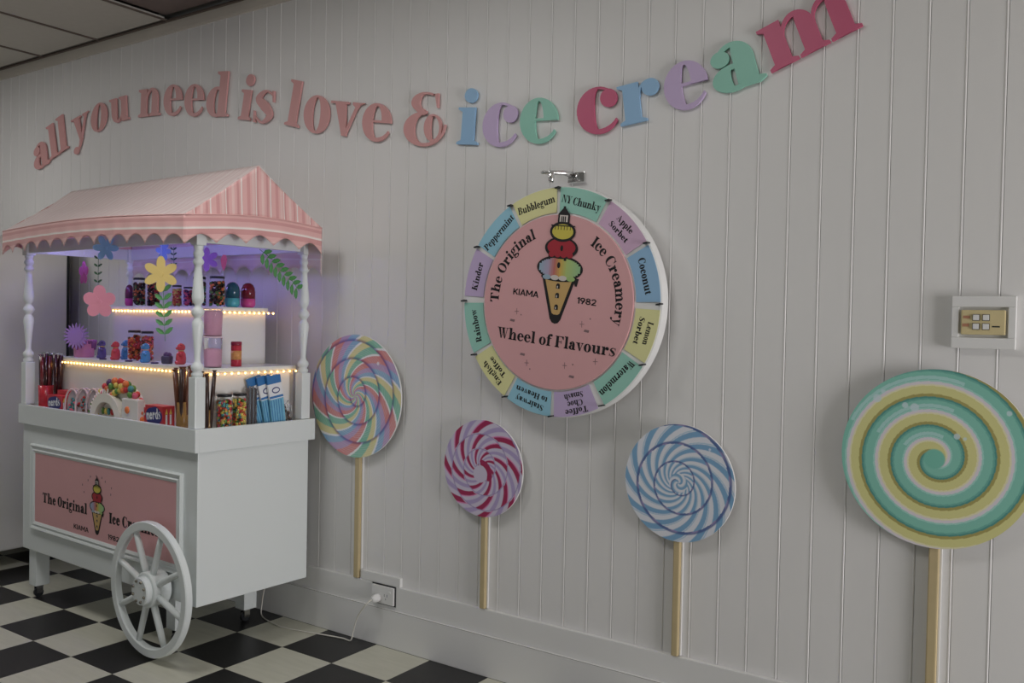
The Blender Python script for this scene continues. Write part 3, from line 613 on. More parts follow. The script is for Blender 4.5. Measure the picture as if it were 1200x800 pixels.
# ------------------------------------------------------------------ candy cart (local frame: origin = front right foot of the body)
CR = math.radians(-2.2); CO = Vector((1.13, -.68, 0)); CM = Matrix.Translation(CO) @ Matrix.Rotation(CR, 4, 'Z')
cart = empty('candy_cart', CO, CR, 'white wooden candy cart with spoked wheel, turned posts and pink striped canopy', 'cart')
B().box(-1.50, 0, 0, .575, .25, .884, c=.003).obj('body', CARTW, cart)
t_ = B(); t_.box(-1.511, .010, -.020, 0, .885, .981, c=.0015).box(-1.511, .010, .585, .605, .885, .981, c=.0015).box(-1.511, -1.491, .0003, .5847, .885, .981, c=.0015).box(-.010, .010, .0003, .5847, .885, .981, c=.0015)
t_.box(-1.49, -.0103, .0003, .5847, .885, .962).obj('tray', CARTW, cart)
# front panel with moulding, print and emblem
fp = B().box(-1.355, -.137, -.008, -.0003, .405, .748).obj('front_panel', PINK, cart)
fm = B()
def mould(x0, x1, z0, z1):
    prof = [(0, -.0003), (0, -.010), (.006, -.017), (.014, -.014), (.018, -.010), (.024, -.010), (.029, -.015), (.036, -.012), (.042, -.0092), (.042, -.0003)]
    cs = [(x0, z0, 1, 1), (x1, z0, -1, 1), (x1, z1, -1, -1), (x0, z1, 1, -1)]; v = []; f = []
    for cx_, cz_, sx_, sz_ in cs: v += [(cx_+o*sx_, y, cz_+o*sz_) for o, y in prof]
    n_ = len(prof)
    for i in range(4):
        j = (i+1) % 4
        for k in range(n_-1): f.append((i*n_+k, j*n_+k, j*n_+k+1, i*n_+k+1))
    return v, f
fm.add(*mould(-1.398, -.094, .364, .789)); fm.obj('panel_frame', CARTW, cart)
YP = -.0085; fn = lambda u, v, d: (u, YP, v); tb = B()
GC = L(.42, .13, .12)
straight(tb, 'The Original', -1.065, .511, 0, .0340, GC, fn, fitw=.425); tb.obj('lettering', BLACK, fp, kind='stuff'); tb = B()
straight(tb, 'Ice Creamery', -.44, .500, 0, .0340, GC, fn, fitw=.44); tb.obj('lettering', BLACK, fp, kind='stuff')
cone_emblem(.268, lambda u, v, l: (u*1.08-.762, YP-.00025*(1+l), v+.43)).obj('cone_emblem', EM, fp)
tb = B(); straight(tb, 'KIAMA', -.905, .428, 0, .0165, GZ, fn, fitw=.135); tb.obj('lettering', BLACK, fp, kind='stuff')
tb = B(); straight(tb, '1982', -.622, .426, 0, .0165, GZ, fn, fitw=.095); tb.obj('lettering', BLACK, fp, kind='stuff')
sp_ = B()
for i in range(9):
    a = .3+i*.34; x_, z_ = -.762+.12*math.cos(a)*(1+.25*(i % 2)), .60+.10*math.sin(a); sp_.prism([(x_+.004*math.cos(q), z_+.006*math.sin(q)) for q in range(6)], fn)
sp_.obj('sparkle_print', GREY, fp, kind='stuff')
# legs with casters
def leg(x, y):
    l_ = B().box(x-.035, x+.035, y-.035, y+.035, .062, .2495, c=.003).obj('leg', CARTW, cart)
    c_ = B().box(x-.014, x+.014, y-.014, y+.014, .05, .0615).box(x-.016, x-.012, y-.018, y+.012, .02, .05).box(x+.012, x+.016, y-.018, y+.012, .02, .05)
    c_.lathe([(.022, -.009), (.022, .009)], axis='x', cx=x, cy=y-.004, cz=.022, n=20, m=1); c_.obj('caster', [CHROME, DARKM], l_)
leg(-1.43, .052); leg(-.33, .13); leg(-.33, .49); leg(-1.43, .50)
# spoked wheel
cw = B()
wc = (-.226, .300)
def ring_y(b, r0, r1, y0, y1, n=72, m=0):
    prof = [(r0, y0+.004), (r0, y1-.004), (r0+.004, y1), (r1-.004, y1), (r1, y1-.004), (r1, y0+.004), (r1-.004, y0), (r0+.004, y0), (r0, y0+.004)]
    v = []; f = []
    for i in range(n):
        a = 2*PI*i/n; v += [(wc[0]+r*math.cos(a), y, wc[1]+r*math.sin(a)) for r, y in prof[:-1]]
    k_ = 8
    for i in range(n):
        j = (i+1) % n
        for k in range(k_): f.append((i*k_+k, i*k_+(k+1) % k_, j*k_+(k+1) % k_, j*k_+k))
    b.add(v, f, m, False)
wh_ = B(); ring_y(wh_, .244, .282, -.084, -.052, n=96)
wh_ = wh_.obj('cart_wheel', CARTW, cart)
for k in range(8):
    a = math.radians(26+45*k); c_, s_ = math.cos(a), math.sin(a)
    B().tube([(wc[0]+r*c_, -.068, wc[1]+r*s_) for r in (.07, .09, .2, .2475)], [.0135, .0145, .0135, .012], n=10).obj('spoke', CARTW, wh_)
hb = B().lathe([(.0001, .012), (.070, .012), (.074, .016), (.074, .088), (.070, .092), (.058, .092), (.058, .114), (.054, .118), (.0001, .118)], axis='y', cx=wc[0], cz=wc[1], n=64, smooth=False).obj('hub', CARTW, wh_)
for k in range(8):
    a = math.radians(22.5+45*k); B().lathe([(.0065, 0), (.0065, .004), (.003, .008), (.0001, .009)], axis='y', cx=wc[0]+.044*math.cos(a), cy=-.1182, cz=wc[1]+.044*math.sin(a), n=10).obj('bolt', mat('bolt_metal', srgb(150, 145, 130), .3, 1), wh_)
# posts
def post(x, y):
    pf = [(.0205, 1.19), (.0235, 1.2), (.024, 1.206), (.017, 1.214), (.0235, 1.222), (.0255, 1.232), (.0235, 1.242), (.015, 1.25), (.0125, 1.262), (.013, 1.28), (.020, 1.36), (.0245, 1.40), (.0225, 1.418), (.014, 1.43), (.0135, 1.436), (.022, 1.446), (.0265, 1.458), (.022, 1.47), (.0135, 1.480), (.014, 1.49), (.022, 1.50), (.0245, 1.52), (.021, 1.56), (.0145, 1.632), (.0135, 1.648), (.021, 1.655), (.023, 1.664), (.019, 1.672), (.0145, 1.68), (.0215, 1.69), (.0225, 1.698), (.018, 1.706), (.016, 1.712), (.020, 1.722), (.020, 1.73)]
    b = B().box(x-.024, x+.024, y-.024, y+.024, .9825, 1.192, c=.003).lathe(pf, cx=x, cy=y, n=28).box(x-.023, x+.023, y-.023, y+.023, 1.73, 1.80, c=.003)
    b.obj('post', CARTW, cart)
for x_, y_ in ((-.030, .012), (-.022, .556), (-1.478, .012), (-1.478, .556)): post(x_, y_)
fr_ = B()
fr_.box(-1.454, -.054, .000, .020, 1.742, 1.798, c=.002).box(-1.454, -.046, .548, .568, 1.742, 1.798, c=.002).box(-.040, -.020, .036, .532, 1.742, 1.798, c=.002).box(-1.488, -1.468, .036, .532, 1.742, 1.798, c=.002)
fr_.box(-1.454, -.046, .27, .29, 1.80, 1.83, c=.002)
fr_.obj('top_frame', CARTW, cart)
# canopy cloth
def stripe_mat(name, period, bands, rough=.75, w_=0):
    m = bpy.data.materials.new(name); m.use_nodes = True; nt = m.node_tree; b = nt.nodes['Principled BSDF']
    uv = nt.nodes.new('ShaderNodeUVMap'); uv.uv_map = 'stripe'; sx = nt.nodes.new('ShaderNodeSeparateXYZ'); d = nt.nodes.new('ShaderNodeMath'); d.operation = 'DIVIDE'; d.inputs[1].default_value = period
    fr = nt.nodes.new('ShaderNodeMath'); fr.operation = 'FRACT'; r = nt.nodes.new('ShaderNodeValToRGB'); r.color_ramp.interpolation = 'CONSTANT'
    nt.links.new(uv.outputs[0], sx.inputs[0]); nt.links.new(sx.outputs[0], d.inputs[0]); nt.links.new(d.outputs[0], fr.inputs[0]); nt.links.new(fr.outputs[0], r.inputs[0])
    cr = r.color_ramp
    while len(cr.elements) < len(bands): cr.elements.new(.5)
    for e_, (p, c_) in zip(cr.elements, bands): e_.position = p; e_.color = tuple(c_)+(1,)
    nt.links.new(r.outputs[0], b.inputs['Base Color']); b.inputs['Roughness'].default_value = rough; b.inputs['Sheen Weight'].default_value = .2
    b.inputs['Subsurface Weight'].default_value = 0
    return m
P1, P2, P3, PW = srgb(236, 180, 176), srgb(222, 156, 154), srgb(240, 198, 192), srgb(246, 232, 226)
STR = stripe_mat('striped_cloth', .134, [(0, PW), (.045, P1), (.20, P2), (.30, P1), (.36, P3), (.46, P1), (.50, PW), (.53, P2), (.60, P1), (.70, P3), (.78, P1), (.86, P2), (.93, P1)])
VAL = stripe_mat('valance_cloth', .13, [(0, P1), (.10, P2), (.20, P1), (.34, P3), (.37, PW), (.43, P2), (.60, P1), (.75, P3), (.80, P1)])
SLO = stripe_mat('glare_paled_cloth', .134, [(0, srgb(232, 220, 216)), (.045, srgb(226, 202, 199)), (.25, srgb(220, 196, 193)), (.36, srgb(228, 208, 204)), (.5, srgb(232, 220, 217)), (.54, srgb(222, 197, 194)), (.75, srgb(227, 206, 203)), (.88, srgb(221, 195, 192))])  # paler copy of the striped cloth: sheen and glare put into its colour
FL, FR_, BR_, BL = [Vector(p) for p in ((-1.548, -.085, 1.845), (-.005, -.07, 1.845), (.095, .555, 1.845), (-1.475, .56, 1.845))]
RL, RR = Vector((-1.495, .235, 2.083)), Vector((.05, .245, 2.083))
def cloth(name, fnp, nu, nv, uvf, m, parent):
    v = [fnp(i/nu, j/nv) for i in range(nu+1) for j in range(nv+1)]; uv = [uvf(i/nu, j/nv) for i in range(nu+1) for j in range(nv+1)]
    f = [(i*(nv+1)+j, (i+1)*(nv+1)+j, (i+1)*(nv+1)+j+1, i*(nv+1)+j+1) for i in range(nu) for j in range(nv)]
    me = mesh(name, v, f, m, smooth=True); ul = me.uv_layers.new(name='stripe')
    for lp in me.loops: ul.data[lp.index].uv = uv[lp.vertex_index]
    o = link(name, me, parent); s = o.modifiers.new('thick', 'SOLIDIFY'); s.thickness = .0016; s.offset = 0
    return o
bow = lambda u: .020*math.sin(PI*u)
def edge(a, b_, u, out): p = a.lerp(b_, u); p = p+Vector((0, 0, bow(u)))+out*(.015*math.sin(PI*u)); return p
OUTF, OUTR, OUTB, OUTL = Vector((0, -1, 0)), Vector((1, 0, 0)), Vector((0, 1, 0)), Vector((-1, 0, 0))
def slope(a, b_, ra, rb, out):
    def fnp(u, v):
        p = edge(a, b_, u, out).lerp(ra.lerp(rb, u), v); s = math.sin(PI*v)
        wr = .0022*math.sin(u*41+v*7)*s+.0035*math.sin(u*9+v*17)*s
        return p+Vector((0, 0, -.010*s+wr))
    return fnp
can = tag(empty('canopy', (0, 0, 0))); can.parent = cart
cloth('front_slope', slope(FL, FR_, RL, RR, OUTF), 60, 14, lambda u, v: (u*1.57, v), SLO, can)
cloth('back_slope', slope(BR_, BL, RR, RL, OUTB), 40, 10, lambda u, v: (u*1.57, v), SLO, can)
def gable(a, b_, top, out):
    def fnp(u, v):
        p = edge(a, b_, u, out); q = top+Vector((0, 0, -.004)) ; h_ = 1-abs(2*u-1)
        base = a.lerp(b_, u); z = p.z+(q.z-p.z)*v*min(1, h_+.0001)-.011*math.sin(PI*v*min(1, h_))
        t = .0025*math.sin(u*60)*math.sin(PI*v)
        sx_ = base.x+(p.x-base.x)*(1-v)+(top.x-(a.x+b_.x)/2)*v*h_
        return Vector((sx_+t, p.y*(1-0)+0, z))
    return fnp
cloth('right_gable', gable(FR_, BR_, RR, OUTR), 48, 12, lambda u, v: (u*.64+.03, v), STR, can)
cloth('left_gable', gable(BL, FL, RL, OUTL), 48, 12, lambda u, v: (u*.64, v), STR, can)
def valance(a, b_, out, nsc, ex=0):
    def fnp(u, v):
        p = edge(a, b_, u, out); q = (u*nsc) % 1.0
        drop = .078+.038*(1-math.sin(PI*q))+ex
        return p+Vector((0, 0, -drop*v))+out*((.006*v+.004*math.sin(u*nsc*2*PI)*v)*min(1, 6*math.sin(PI*u)))
    return fnp
for nm, a, b_, o_, ns, ln in (('front', FL, FR_, OUTF, 12, 1.57), ('right', FR_, BR_, OUTR, 5, .64), ('back', BR_, BL, OUTB, 12, 1.57), ('left', BL, FL, OUTL, 5, .64)):
    dp_ = (lambda u, ns=ns: .078+.038*(1-math.sin(PI*((u*ns) % 1.0)))); ex_ = .10 if nm == 'back' else 0
    cloth('valance', valance(a, b_, o_, ns, ex_), ns*14, 10, lambda u, v: (v*(dp_(u)+ex_)*.98, u*ln), SLO if nm == 'back' else VAL, can)  # back valance takes the paler cloth: violet wash put into its colour
B().tube([edge(FL, FR_, i/40, OUTF)+Vector((0, -.001, .001)) for i in range(41)], .0022, n=6).tube([edge(FR_, BR_, i/20, OUTR)+Vector((.001, 0, .001)) for i in range(21)], .0022, n=6).obj('seam_piping', mat('piping_cloth', P1, .8), can)
# display shelves: two stepped boxes with tops
LZ, UZ = 1.222, 1.485
s1 = B().box(-1.385, -.093, .113, .56, .9625, LZ-.0185, c=.0015).obj('lower_riser', WHITE, cart)
B().box(-1.395, -.083, .103, .565, LZ-.018, LZ, c=.0015).obj('lower_shelf', CARTW, cart)
B().box(-1.185, -.300, .300, .56, LZ+.0003, UZ-.0185, c=.0015).obj('upper_riser', WHITE, cart)
B().box(-1.195, -.290, .290, .565, UZ-.018, UZ, c=.0015).obj('upper_shelf', CARTW, cart)
# violet lamp tube under the canopy
cwp = lambda x, y, z: CM @ Vector((x, y, z))
vt = empty('violet_light_tube', cwp(-.76, .046, 1.775), CR, 'violet light tube hidden behind the front rail of the canopy', 'lamp')
VIO = mat('violet_glow', (.36, .30, 1.0), .4, emit=18)
B().tube([(-.62, 0, 0), (.62, 0, 0)], .007, n=10).obj('tube', VIO, vt)
B().box(-.64, .64, -.008, .010, .0075, .0175, c=.002).obj('holder', WHITE, vt)
# warm bead strips along the shelf edges
LEDM = mat('warm_bead', (1.0, .52, .13), .4, emit=9)
def leds(name, pts, gap, label):
    P = [Vector(p) for p in pts]; o = empty(name, CM @ P[0], CR, label, 'light strip', 'warm bead light strips on the cart shelves')
    cb_ = B(); bb = B(); cb_.tube([p-P[0] for p in P], .0016, n=6)
    for a, b_ in zip(P, P[1:]):
        d = (b_-a); nn = int(d.length/gap)
        for i in range(nn+1):
            q = a+d*(i/nn)-P[0]; bb.ball(q+Vector((0, 0, -.0045)), .0046, n=8)
    cb_.obj('wire', mat('clear_wire', srgb(230, 220, 190), .4), o); bb.obj('bead', LEDM, o, kind='stuff')
leds('bead_light_strip', [(-1.392, .096, 1.202), (-.09, .096, 1.202)], .029, 'strip of warm bead lights under the front edge of the lower shelf')
leds('bead_light_strip', [(-.076, .108, 1.202), (-.076, .56, 1.202)], .034, 'strip of warm bead lights under the right edge of the lower shelf')
leds('bead_light_strip', [(-1.19, .283, 1.465), (-.31, .283, 1.465)], .027, 'strip of warm bead lights under the front edge of the upper shelf')
leds('bead_light_strip', [(-.283, .292, 1.465), (-.283, .59, 1.465)], .027, 'strip of warm bead lights under the right edge of the upper shelf')

# ------------------------------------------------------------------ sweets
CANDYX = None
CANDY = [mat('sweet_red', srgb(214, 44, 44), .3), mat('sweet_orange', srgb(236, 120, 40), .3), mat('sweet_yellow', srgb(232, 206, 70), .3), mat('sweet_green', srgb(96, 150, 60), .3),
         mat('sweet_pink', srgb(226, 90, 120), .3), mat('sweet_teal', srgb(60, 150, 150), .3), mat('sweet_purple', srgb(90, 60, 110), .3), mat('sweet_brown', srgb(110, 60, 30), .35), mat('sweet_black', srgb(46, 34, 30), .3)]
def pick(names): return [CANDY[i] for i in names]
def sweets_mesh(R, H, cols, n, r=.0075, seed=1):
    rd = random.Random(seed); b = B()
    for i in range(n):
        a = rd.random()*2*PI; rr = (R-r*.9)*(1 if rd.random() < .85 else rd.random()); b.ball((rr*math.cos(a), rr*math.sin(a), r+rd.random()*(H-2*r)), r*rd.uniform(.8, 1.1), m=rd.randrange(len(cols)), n=6)
    return b.mesh('sweets', pick(cols))
GLASS = mat('jar_glass', (.96, .98, 1), .03, trans=1, ior=1.1, noise=0)
LID = mat('jar_lid', srgb(30, 30, 36), .3)
JM = {}
def jar(x, y, z, R, H, cols, label, group, seed=1, lid=True):
    o = empty('sweet_jar', cwp(x, y, z), CR, label, 'jar', group); key = (R, H, tuple(cols), seed)
    tag(link('sweets', sweets_mesh(R-.003, H*.84, cols, int(H*1100), seed=seed), o, (0, 0, .003)), kind='stuff')
    B().lathe([(R*.9, 0), (R, .004), (R, H*.80), (R*.86, H*.88), (R*.86, H*.92)], n=28).obj('glass', GLASS, o)
    B().lathe([(R*.92, H*.921), (R*.96, H*.925), (R*.96, H*.985), (R*.9, H)], n=28).obj('lid', LID, o)
    B().lathe([(R*1.01, H*.30), (R*1.01, H*.62)], n=28).obj('label_band', pick([cols[0]])[0], o) if False else None
    return o
JU = 'sweet jars on the upper shelf'; JT = 'sweet jars in the tray'; JL = 'sweet jars on the lower shelf'
jar(-1.081, .375, UZ, .030, .146, [7, 1, 8, 3, 8], 'black-lidded jar of brown sweets, leftmost jar on the upper shelf', JU, 1)
jar(-.950, .375, UZ, .030, .146, [7, 8, 1, 8, 0], 'black-lidded jar of brown sweets left of the yellow flower', JU, 2)
jar(-.560, .375, UZ, .030, .143, [3, 8, 5, 7], 'black-lidded jar half hidden behind the front corner post', JU, 3)
jar(-.345, .322, UZ, .0345, .140, [3, 1, 8, 7, 8], 'black-lidded jar of green and brown sweets at the upper shelf corner', JU, 4)
jar(-.722, .36, UZ, .022, .104, [0, 2, 1], 'small jar of red and gold sweets right of the yellow flower', JU, 5)
jar(-.668, .385, UZ, .022, .096, [6, 4, 0], 'small jar of purple and red sweets beside the corner post', JU, 6)
jar(-.822, .20, LZ, .030, .146, [0, 1, 7, 0], 'black-lidded jar of red sweets, left of the pair on the lower shelf', JL, 7)
jar(-.752, .225, LZ, .029, .143, [0, 7, 4, 1], 'black-lidded jar of red sweets, right of the pair on the lower shelf', JL, 8)
jar(-.050, .158, .9625, .032, .152, [0, 3, 2, 4, 5, 1], 'jar of mixed sweets beside the front corner post', JT, 9)
jar(-.050, .235, .9625, .0295, .152, [1, 2, 3, 0, 5, 2], 'jar of mixed sweets beside the blue packets', JT, 10)
# capsules
def capsule(x, y, z, R, H, c1, c2, label):
    o = empty('sweet_capsule', cwp(x, y, z), CR, label, 'capsule', 'domed sweet capsules on the upper shelf')
    B().lathe([(R*.6, 0), (R*.85, .004), (R, .014), (R, H*.36)], n=24).obj('base', mat('cap_'+c1, {'teal': srgb(70, 190, 196), 'pink': srgb(232, 70, 150), 'magenta': srgb(210, 50, 130)}[c1], .25), o)
    B().lathe([(R, H*.362), (R, H*.62), (R*.92, H*.78), (R*.7, H*.91), (R*.38, H*.98), (.0001, H)], n=24).obj('dome', mat('dome_'+c2, {'blue': srgb(24, 90, 110), 'red': srgb(130, 16, 40), 'plum': srgb(110, 30, 70)}[c2], .08, coat=.6), o)
capsule(-1.165, .37, UZ, .021, .112, 'magenta', 'plum', 'magenta domed capsule at the left end of the upper shelf')
capsule(-.345, .405, UZ, .033, .118, 'teal', 'blue', 'teal domed capsule on the upper shelf')
capsule(-.345, .492, UZ, .0335, .118, 'pink', 'red', 'pink and red domed capsule on the upper shelf')
# bear bottles
def bear(x, y, z, c, label, H=.098):
    o = empty('bear_bottle', cwp(x, y, z), CR-.5, label, 'sweets bottle', 'bear-shaped sweet bottles on the lower shelf')
    m_ = mat('bear_'+c, {'purple': srgb(84, 66, 140), 'red': srgb(222, 48, 66), 'blue': srgb(52, 140, 206)}[c], .15, coat=.7)
    k = H/.098
    B().lathe([(.014*k, 0), (.020*k, .006*k), (.0215*k, .025*k), (.019*k, .045*k), (.011*k, .058*k)], n=18).ball((-.02*k, -.004, .042*k), .008*k, n=8).ball((.02*k, -.004, .042*k), .008*k, n=8).ball((-.01*k, -.016*k, .008*k), .009*k, n=8).ball((.01*k, -.016*k, .008*k), .009*k, n=8).obj('body', m_, o)
    B().ball((0, 0, .072*k), .0175*k, n=14).ball((0, -.016*k, .068*k), .006*k, n=8).ball((-.0145*k, 0, .084*k), .006*k, n=8).ball((.0145*k, 0, .084*k), .006*k, n=8).obj('head', m_, o)
    B().lathe([(.010*k, .055*k), (.013*k, .057*k), (.013*k, .06*k), (.01*k, .062*k)], n=14).obj('collar', mat('gold_foil', srgb(220, 180, 90), .3, .6), o)
bear(-1.117, .2, LZ, 'purple', 'purple bear bottle right of the pink tub')
bear(-.935, .17, LZ, 'red', 'red bear bottle left of the jars on the lower shelf')
bear(-.955, .235, LZ, 'blue', 'blue bear bottle behind the red one', .105)
bear(-.640, .15, LZ, 'blue', 'blue bear bottle in front of the jars')
bear(-.420, .19, LZ, 'red', 'red bear bottle beside the front corner post', .104)
for x_, y_, l_ in ((-.975, .128, 'small purple foil coin left of the jars, at the shelf edge'), (-.529, .128, 'small purple foil coin right of the jars'), (-.745, .128, 'small purple foil coin in front of the jars')):
    B().lathe([(.014, 0), (.017, .002), (.017, .005), (.014, .007)], n=20).obj('foil_coin', mat('purple_foil', srgb(70, 50, 110), .25, .4), loc=cwp(x_, y_, LZ), label=l_, cat='sweet', group='purple foil coins on the lower shelf')
lump = empty('sweet_cup', cwp(-.49, .165, LZ), CR, 'low dark grey and purple sweet cup beside the red bear bottle', 'sweets')
B().lathe([(.02, 0), (.024, .004), (.026, .03), (.022, .036)], n=18).obj('cup', mat('smoky_plastic', srgb(74, 66, 90), .3), lump)
B().ball((-.006, 0, .04), .014, n=8).ball((.01, .004, .04), .012, n=8).obj('filling', CANDY[6], lump)
tin = empty('sweet_tube', cwp(-.16, .295, LZ), CR, 'red tube of sweets standing alone on the lower shelf', 'tube')
B().lathe([(.022, 0), (.023, .002), (.023, .092), (.022, .094)], n=24).obj('tube', mat('tube_red', srgb(196, 30, 56), .25), tin)
B().lathe([(.0234, .03), (.0234, .070)], n=24).obj('printed_band', mat('tube_band', srgb(226, 150, 70), .35, noise=.5, scale=70), tin)
B().lathe([(.0235, .0945), (.0238, .096), (.0238, .108), (.021, .110)], n=24).obj('cap', mat('tube_cap', srgb(150, 16, 60), .3), tin)
# pink tub and candyfloss cups
tub = empty('pink_tub', cwp(-1.27, .19, LZ), CR, 'pink tub with purple drips behind the spiky paper flower', 'tub')
B().lathe([(.044, 0), (.047, .003), (.050, .086), (.046, .09)], n=32).obj('tub', mat('tub_pink', srgb(232, 140, 186), .35), tub)
dp = B(); 
for i in range(16):
    a = 2*PI*i/16; hh = .02+.03*abs(math.sin(i*2.3)); r_ = .0515
    dp.tube([(r_*math.cos(a), r_*math.sin(a), .088), (r_*math.cos(a)*.985, r_*math.sin(a)*.985, .088-hh)], [.0095, .006], n=8)
dp.obj('icing_drips', mat('drip_purple', srgb(150, 80, 150), .35), tub)
fm_ = mat('candyfloss_pink', srgb(240, 170, 200), .9, noise=.1, scale=40, bump=.6); 
for z_, l_, hh in ((LZ, 'clear cup of pink candyfloss, lower of the stacked pair behind the corner post', .134), (LZ+.1345, 'clear cup of pink candyfloss, upper of the stacked pair behind the corner post', .122)):
    o = empty('candyfloss_cup', cwp(-.145, .165, z_), CR, l_, 'cup', 'stacked candyfloss cups')
    B().lathe([(.034, 0), (.036, .002), (.0395, hh*.93), (.0395, hh*.95)], n=28).obj('cup', CLEAR, o)
    B().lathe([(.033, .004), (.0345, .006), (.036, hh*(.55 if z_ == LZ else .86)), (.02, hh*(.62 if z_ == LZ else .9)), (.0001, hh*(.63 if z_ == LZ else .9))], n=24).obj('candyfloss', fm_, o)
    B().lathe([(.0405, hh*.952), (.041, hh*.96), (.041, hh*.985), (.036, hh*.995)], n=28).obj('lid', mat('cup_lid', srgb(226, 200, 214), .3), o)

# boxes with printed word
RED = mat('box_red', srgb(206, 30, 48), .35); NAVY = mat('box_blue', srgb(28, 40, 120), .35); LBL = mat('print_white', srgb(232, 234, 238), .4)
def candy_box(x, y, w_, d, h, label, rz=0):
    o = empty('sweet_box', cwp(x, y, .9625), CR+rz, label, 'box', 'red and blue sweet boxes in the tray')
    B().box(-w_/2, w_/2, -d/2, d/2, 0, h, c=.0012).obj('carton', RED, o)
    P = [(w_*.47*math.cos(2*PI*i/28), h*.5+h*.44*math.sin(2*PI*i/28)*(1+.06*math.cos(10*PI*i/28))) for i in range(28)]
    lb_ = B().prism(P, lambda u, v, d_: (u, -d/2-.0006, v)).obj('blue_patch', NAVY, o)
    tb = B(); straight(tb, 'nerds', 0, h*.34, .10, h*.34, GN, lambda u, v, d_: (u, -d/2-.0012, v), fitw=w_*.80); tb.obj('lettering', LBL, lb_, kind='stuff')
    b = B(); fs = lambda u, v, d_: (w_/2+.0008, u, v)
    for i in range(2): b.prism([(-.016+i*.02, h*.12), (-.007+i*.02, h*.12), (-.007+i*.02, h*.60), (-.016+i*.02, h*.60)], fs, 0).prism([(-.018+i*.02, h*.62), (-.005+i*.02, h*.62), (-.011+i*.02, h*.90)], fs, 1)
    b.obj('side_print', [LBL, CANDY[2]], o, kind='stuff')
candy_box(-1.208, .034, .142, .045, .078, 'red sweet box with blue patch at the left end of the tray')
candy_box(-.345, .042, .136, .056, .090, 'red sweet box with blue patch near the front corner post')
B().box(-.05, .05, -.022, .022, 0, .098, c=.0015).obj('red_carton', RED, loc=cwp(-1.235, .086, .9625), label='plain dark red carton behind the left sweet box', cat='box').rotation_euler = (0, 0, CR)
# liquorice bundles in cups
LQ = mat('liquorice_wrap', srgb(116, 22, 30), .22, noise=.45, scale=30, coat=.5); LQD = mat('liquorice_dark', srgb(58, 12, 18), .25, noise=.4, scale=30, coat=.5)
def bundle(x, y, R, H, n, label, cup, flare=.0, mats=None, rt=.0075, seed=3, group=None):
    rd = random.Random(seed); o = empty('sweet_bundle', cwp(x, y, .9625), CR, label, 'sweets', group)
    if cup:
        B().lathe([(R*.86, 0), (R*.9, .002), (R, cup), (R*.97, cup), (R*.86, .006), (.0001, .006)], n=24).obj('cup', mat('cup_'+('red' if flare < .01 else 'amber'), srgb(200, 24, 44) if flare < .01 else srgb(150, 110, 50), .25, noise=.3, scale=40), o)
    for i in range(n):
        a = 2*PI*i/n+.3; r0 = R*.48; r1 = R*.62+flare; h_ = H*rd.uniform(.93, 1)
        p0 = Vector((r0*math.cos(a), r0*math.sin(a), .008)); p1 = Vector((r1*math.cos(a), r1*math.sin(a), h_))
        st_ = B().tube([p0, p0.lerp(p1, .5)+Vector((0, 0, 0)), p1], [rt, rt*1.05, rt], n=8).obj('wrapped_stick', (mats or [LQ, LQD])[i % 2], o)
        q = p1; B().tube([q+Vector((0, 0, .0005)), q+Vector((0, 0, .010))], [rt*.6, rt*1.2], n=6).obj('crimped_end', CLEAR if flare < .01 else (mats or [LQ])[0], st_)
LG = 'bundles of wrapped sweet sticks in the tray'
bundle(-1.398, .062, .036, .278, 8, 'tall bundle of dark red wrapped sticks in a red cup beside the left post', .115, 0, rt=.0115, group=LG)
bundle(-1.343, .048, .0, .272, 1, 'single dark red wrapped stick beside the red cup', 0, 0, rt=.013, group=LG) if False else None
bundle(-1.325, .088, .014, .276, 3, 'narrow bundle of dark red wrapped sticks next to the red cup', 0, .006, mats=[LQD, LQ], rt=.0115, seed=5, group=LG)
BRN = mat('brown_wrap', srgb(112, 62, 40), .3, noise=.4, scale=25, coat=.3); BRD = mat('dark_brown_wrap', srgb(66, 44, 40), .3, noise=.4, scale=25, coat=.3)
bundle(-.187, .048, .027, .262, 6, 'flared bundle of brown wrapped sticks in an amber jar left of the corner post', .115, .018, [BRN, BRD], .0085, 6, LG)
bundle(-.046, .078, .018, .245, 5, 'flared bundle of brown wrapped sticks right of the corner post', .09, .016, [BRD, BRN], .0085, 8, LG)
# domed clear packs
def dome_pack(x, y, w_, h, cols, label, seed):
    rd = random.Random(seed); o = empty('domed_sweet_pack', cwp(x, y, .9625), CR+.35, label, 'sweets', 'domed clear packs of sweets in the tray')
    A = [(w_/2*math.cos(PI*i/20), .02+(h-.02)*math.sin(PI*i/20)**.8) for i in range(21)]; A = [(w_/2, 0)]+A+[(-w_/2, 0)]
    B().tube([(u, -.010, v) for u, v in A], .0045, n=6).tube([(u, .016, v) for u, v in A], .0035, n=6).obj('rim', mat('pale_pink_plastic', srgb(226, 200, 200), .3), o)
    B().prism([(u*.93, v*.95+.001) for u, v in A], lambda u, v, d: (u, .0+d, v), depth=.012).obj('card', mat('pack_card', srgb(190, 176, 178), .5, noise=.15, scale=60), o)
    b = B()
    for i in range(16):
        u = rd.uniform(-.36, .36)*w_; v = rd.uniform(.012, h*.7*(1-abs(u)/w_)); b.ball((u, -.004, v), .007, m=rd.randrange(len(cols)), n=6)
    b.obj('sweets', pick(cols), o, kind='stuff')
dome_pack(-1.080, .040, .080, .115, [5, 5, 4], 'leftmost of the three domed sweet packs', 11)
dome_pack(-1.000, .050, .080, .122, [0, 7, 5], 'middle of the three domed sweet packs', 12)
dome_pack(-.925, .062, .076, .124, [7, 5, 3], 'domed sweet pack touching the rainbow of sweets', 13)
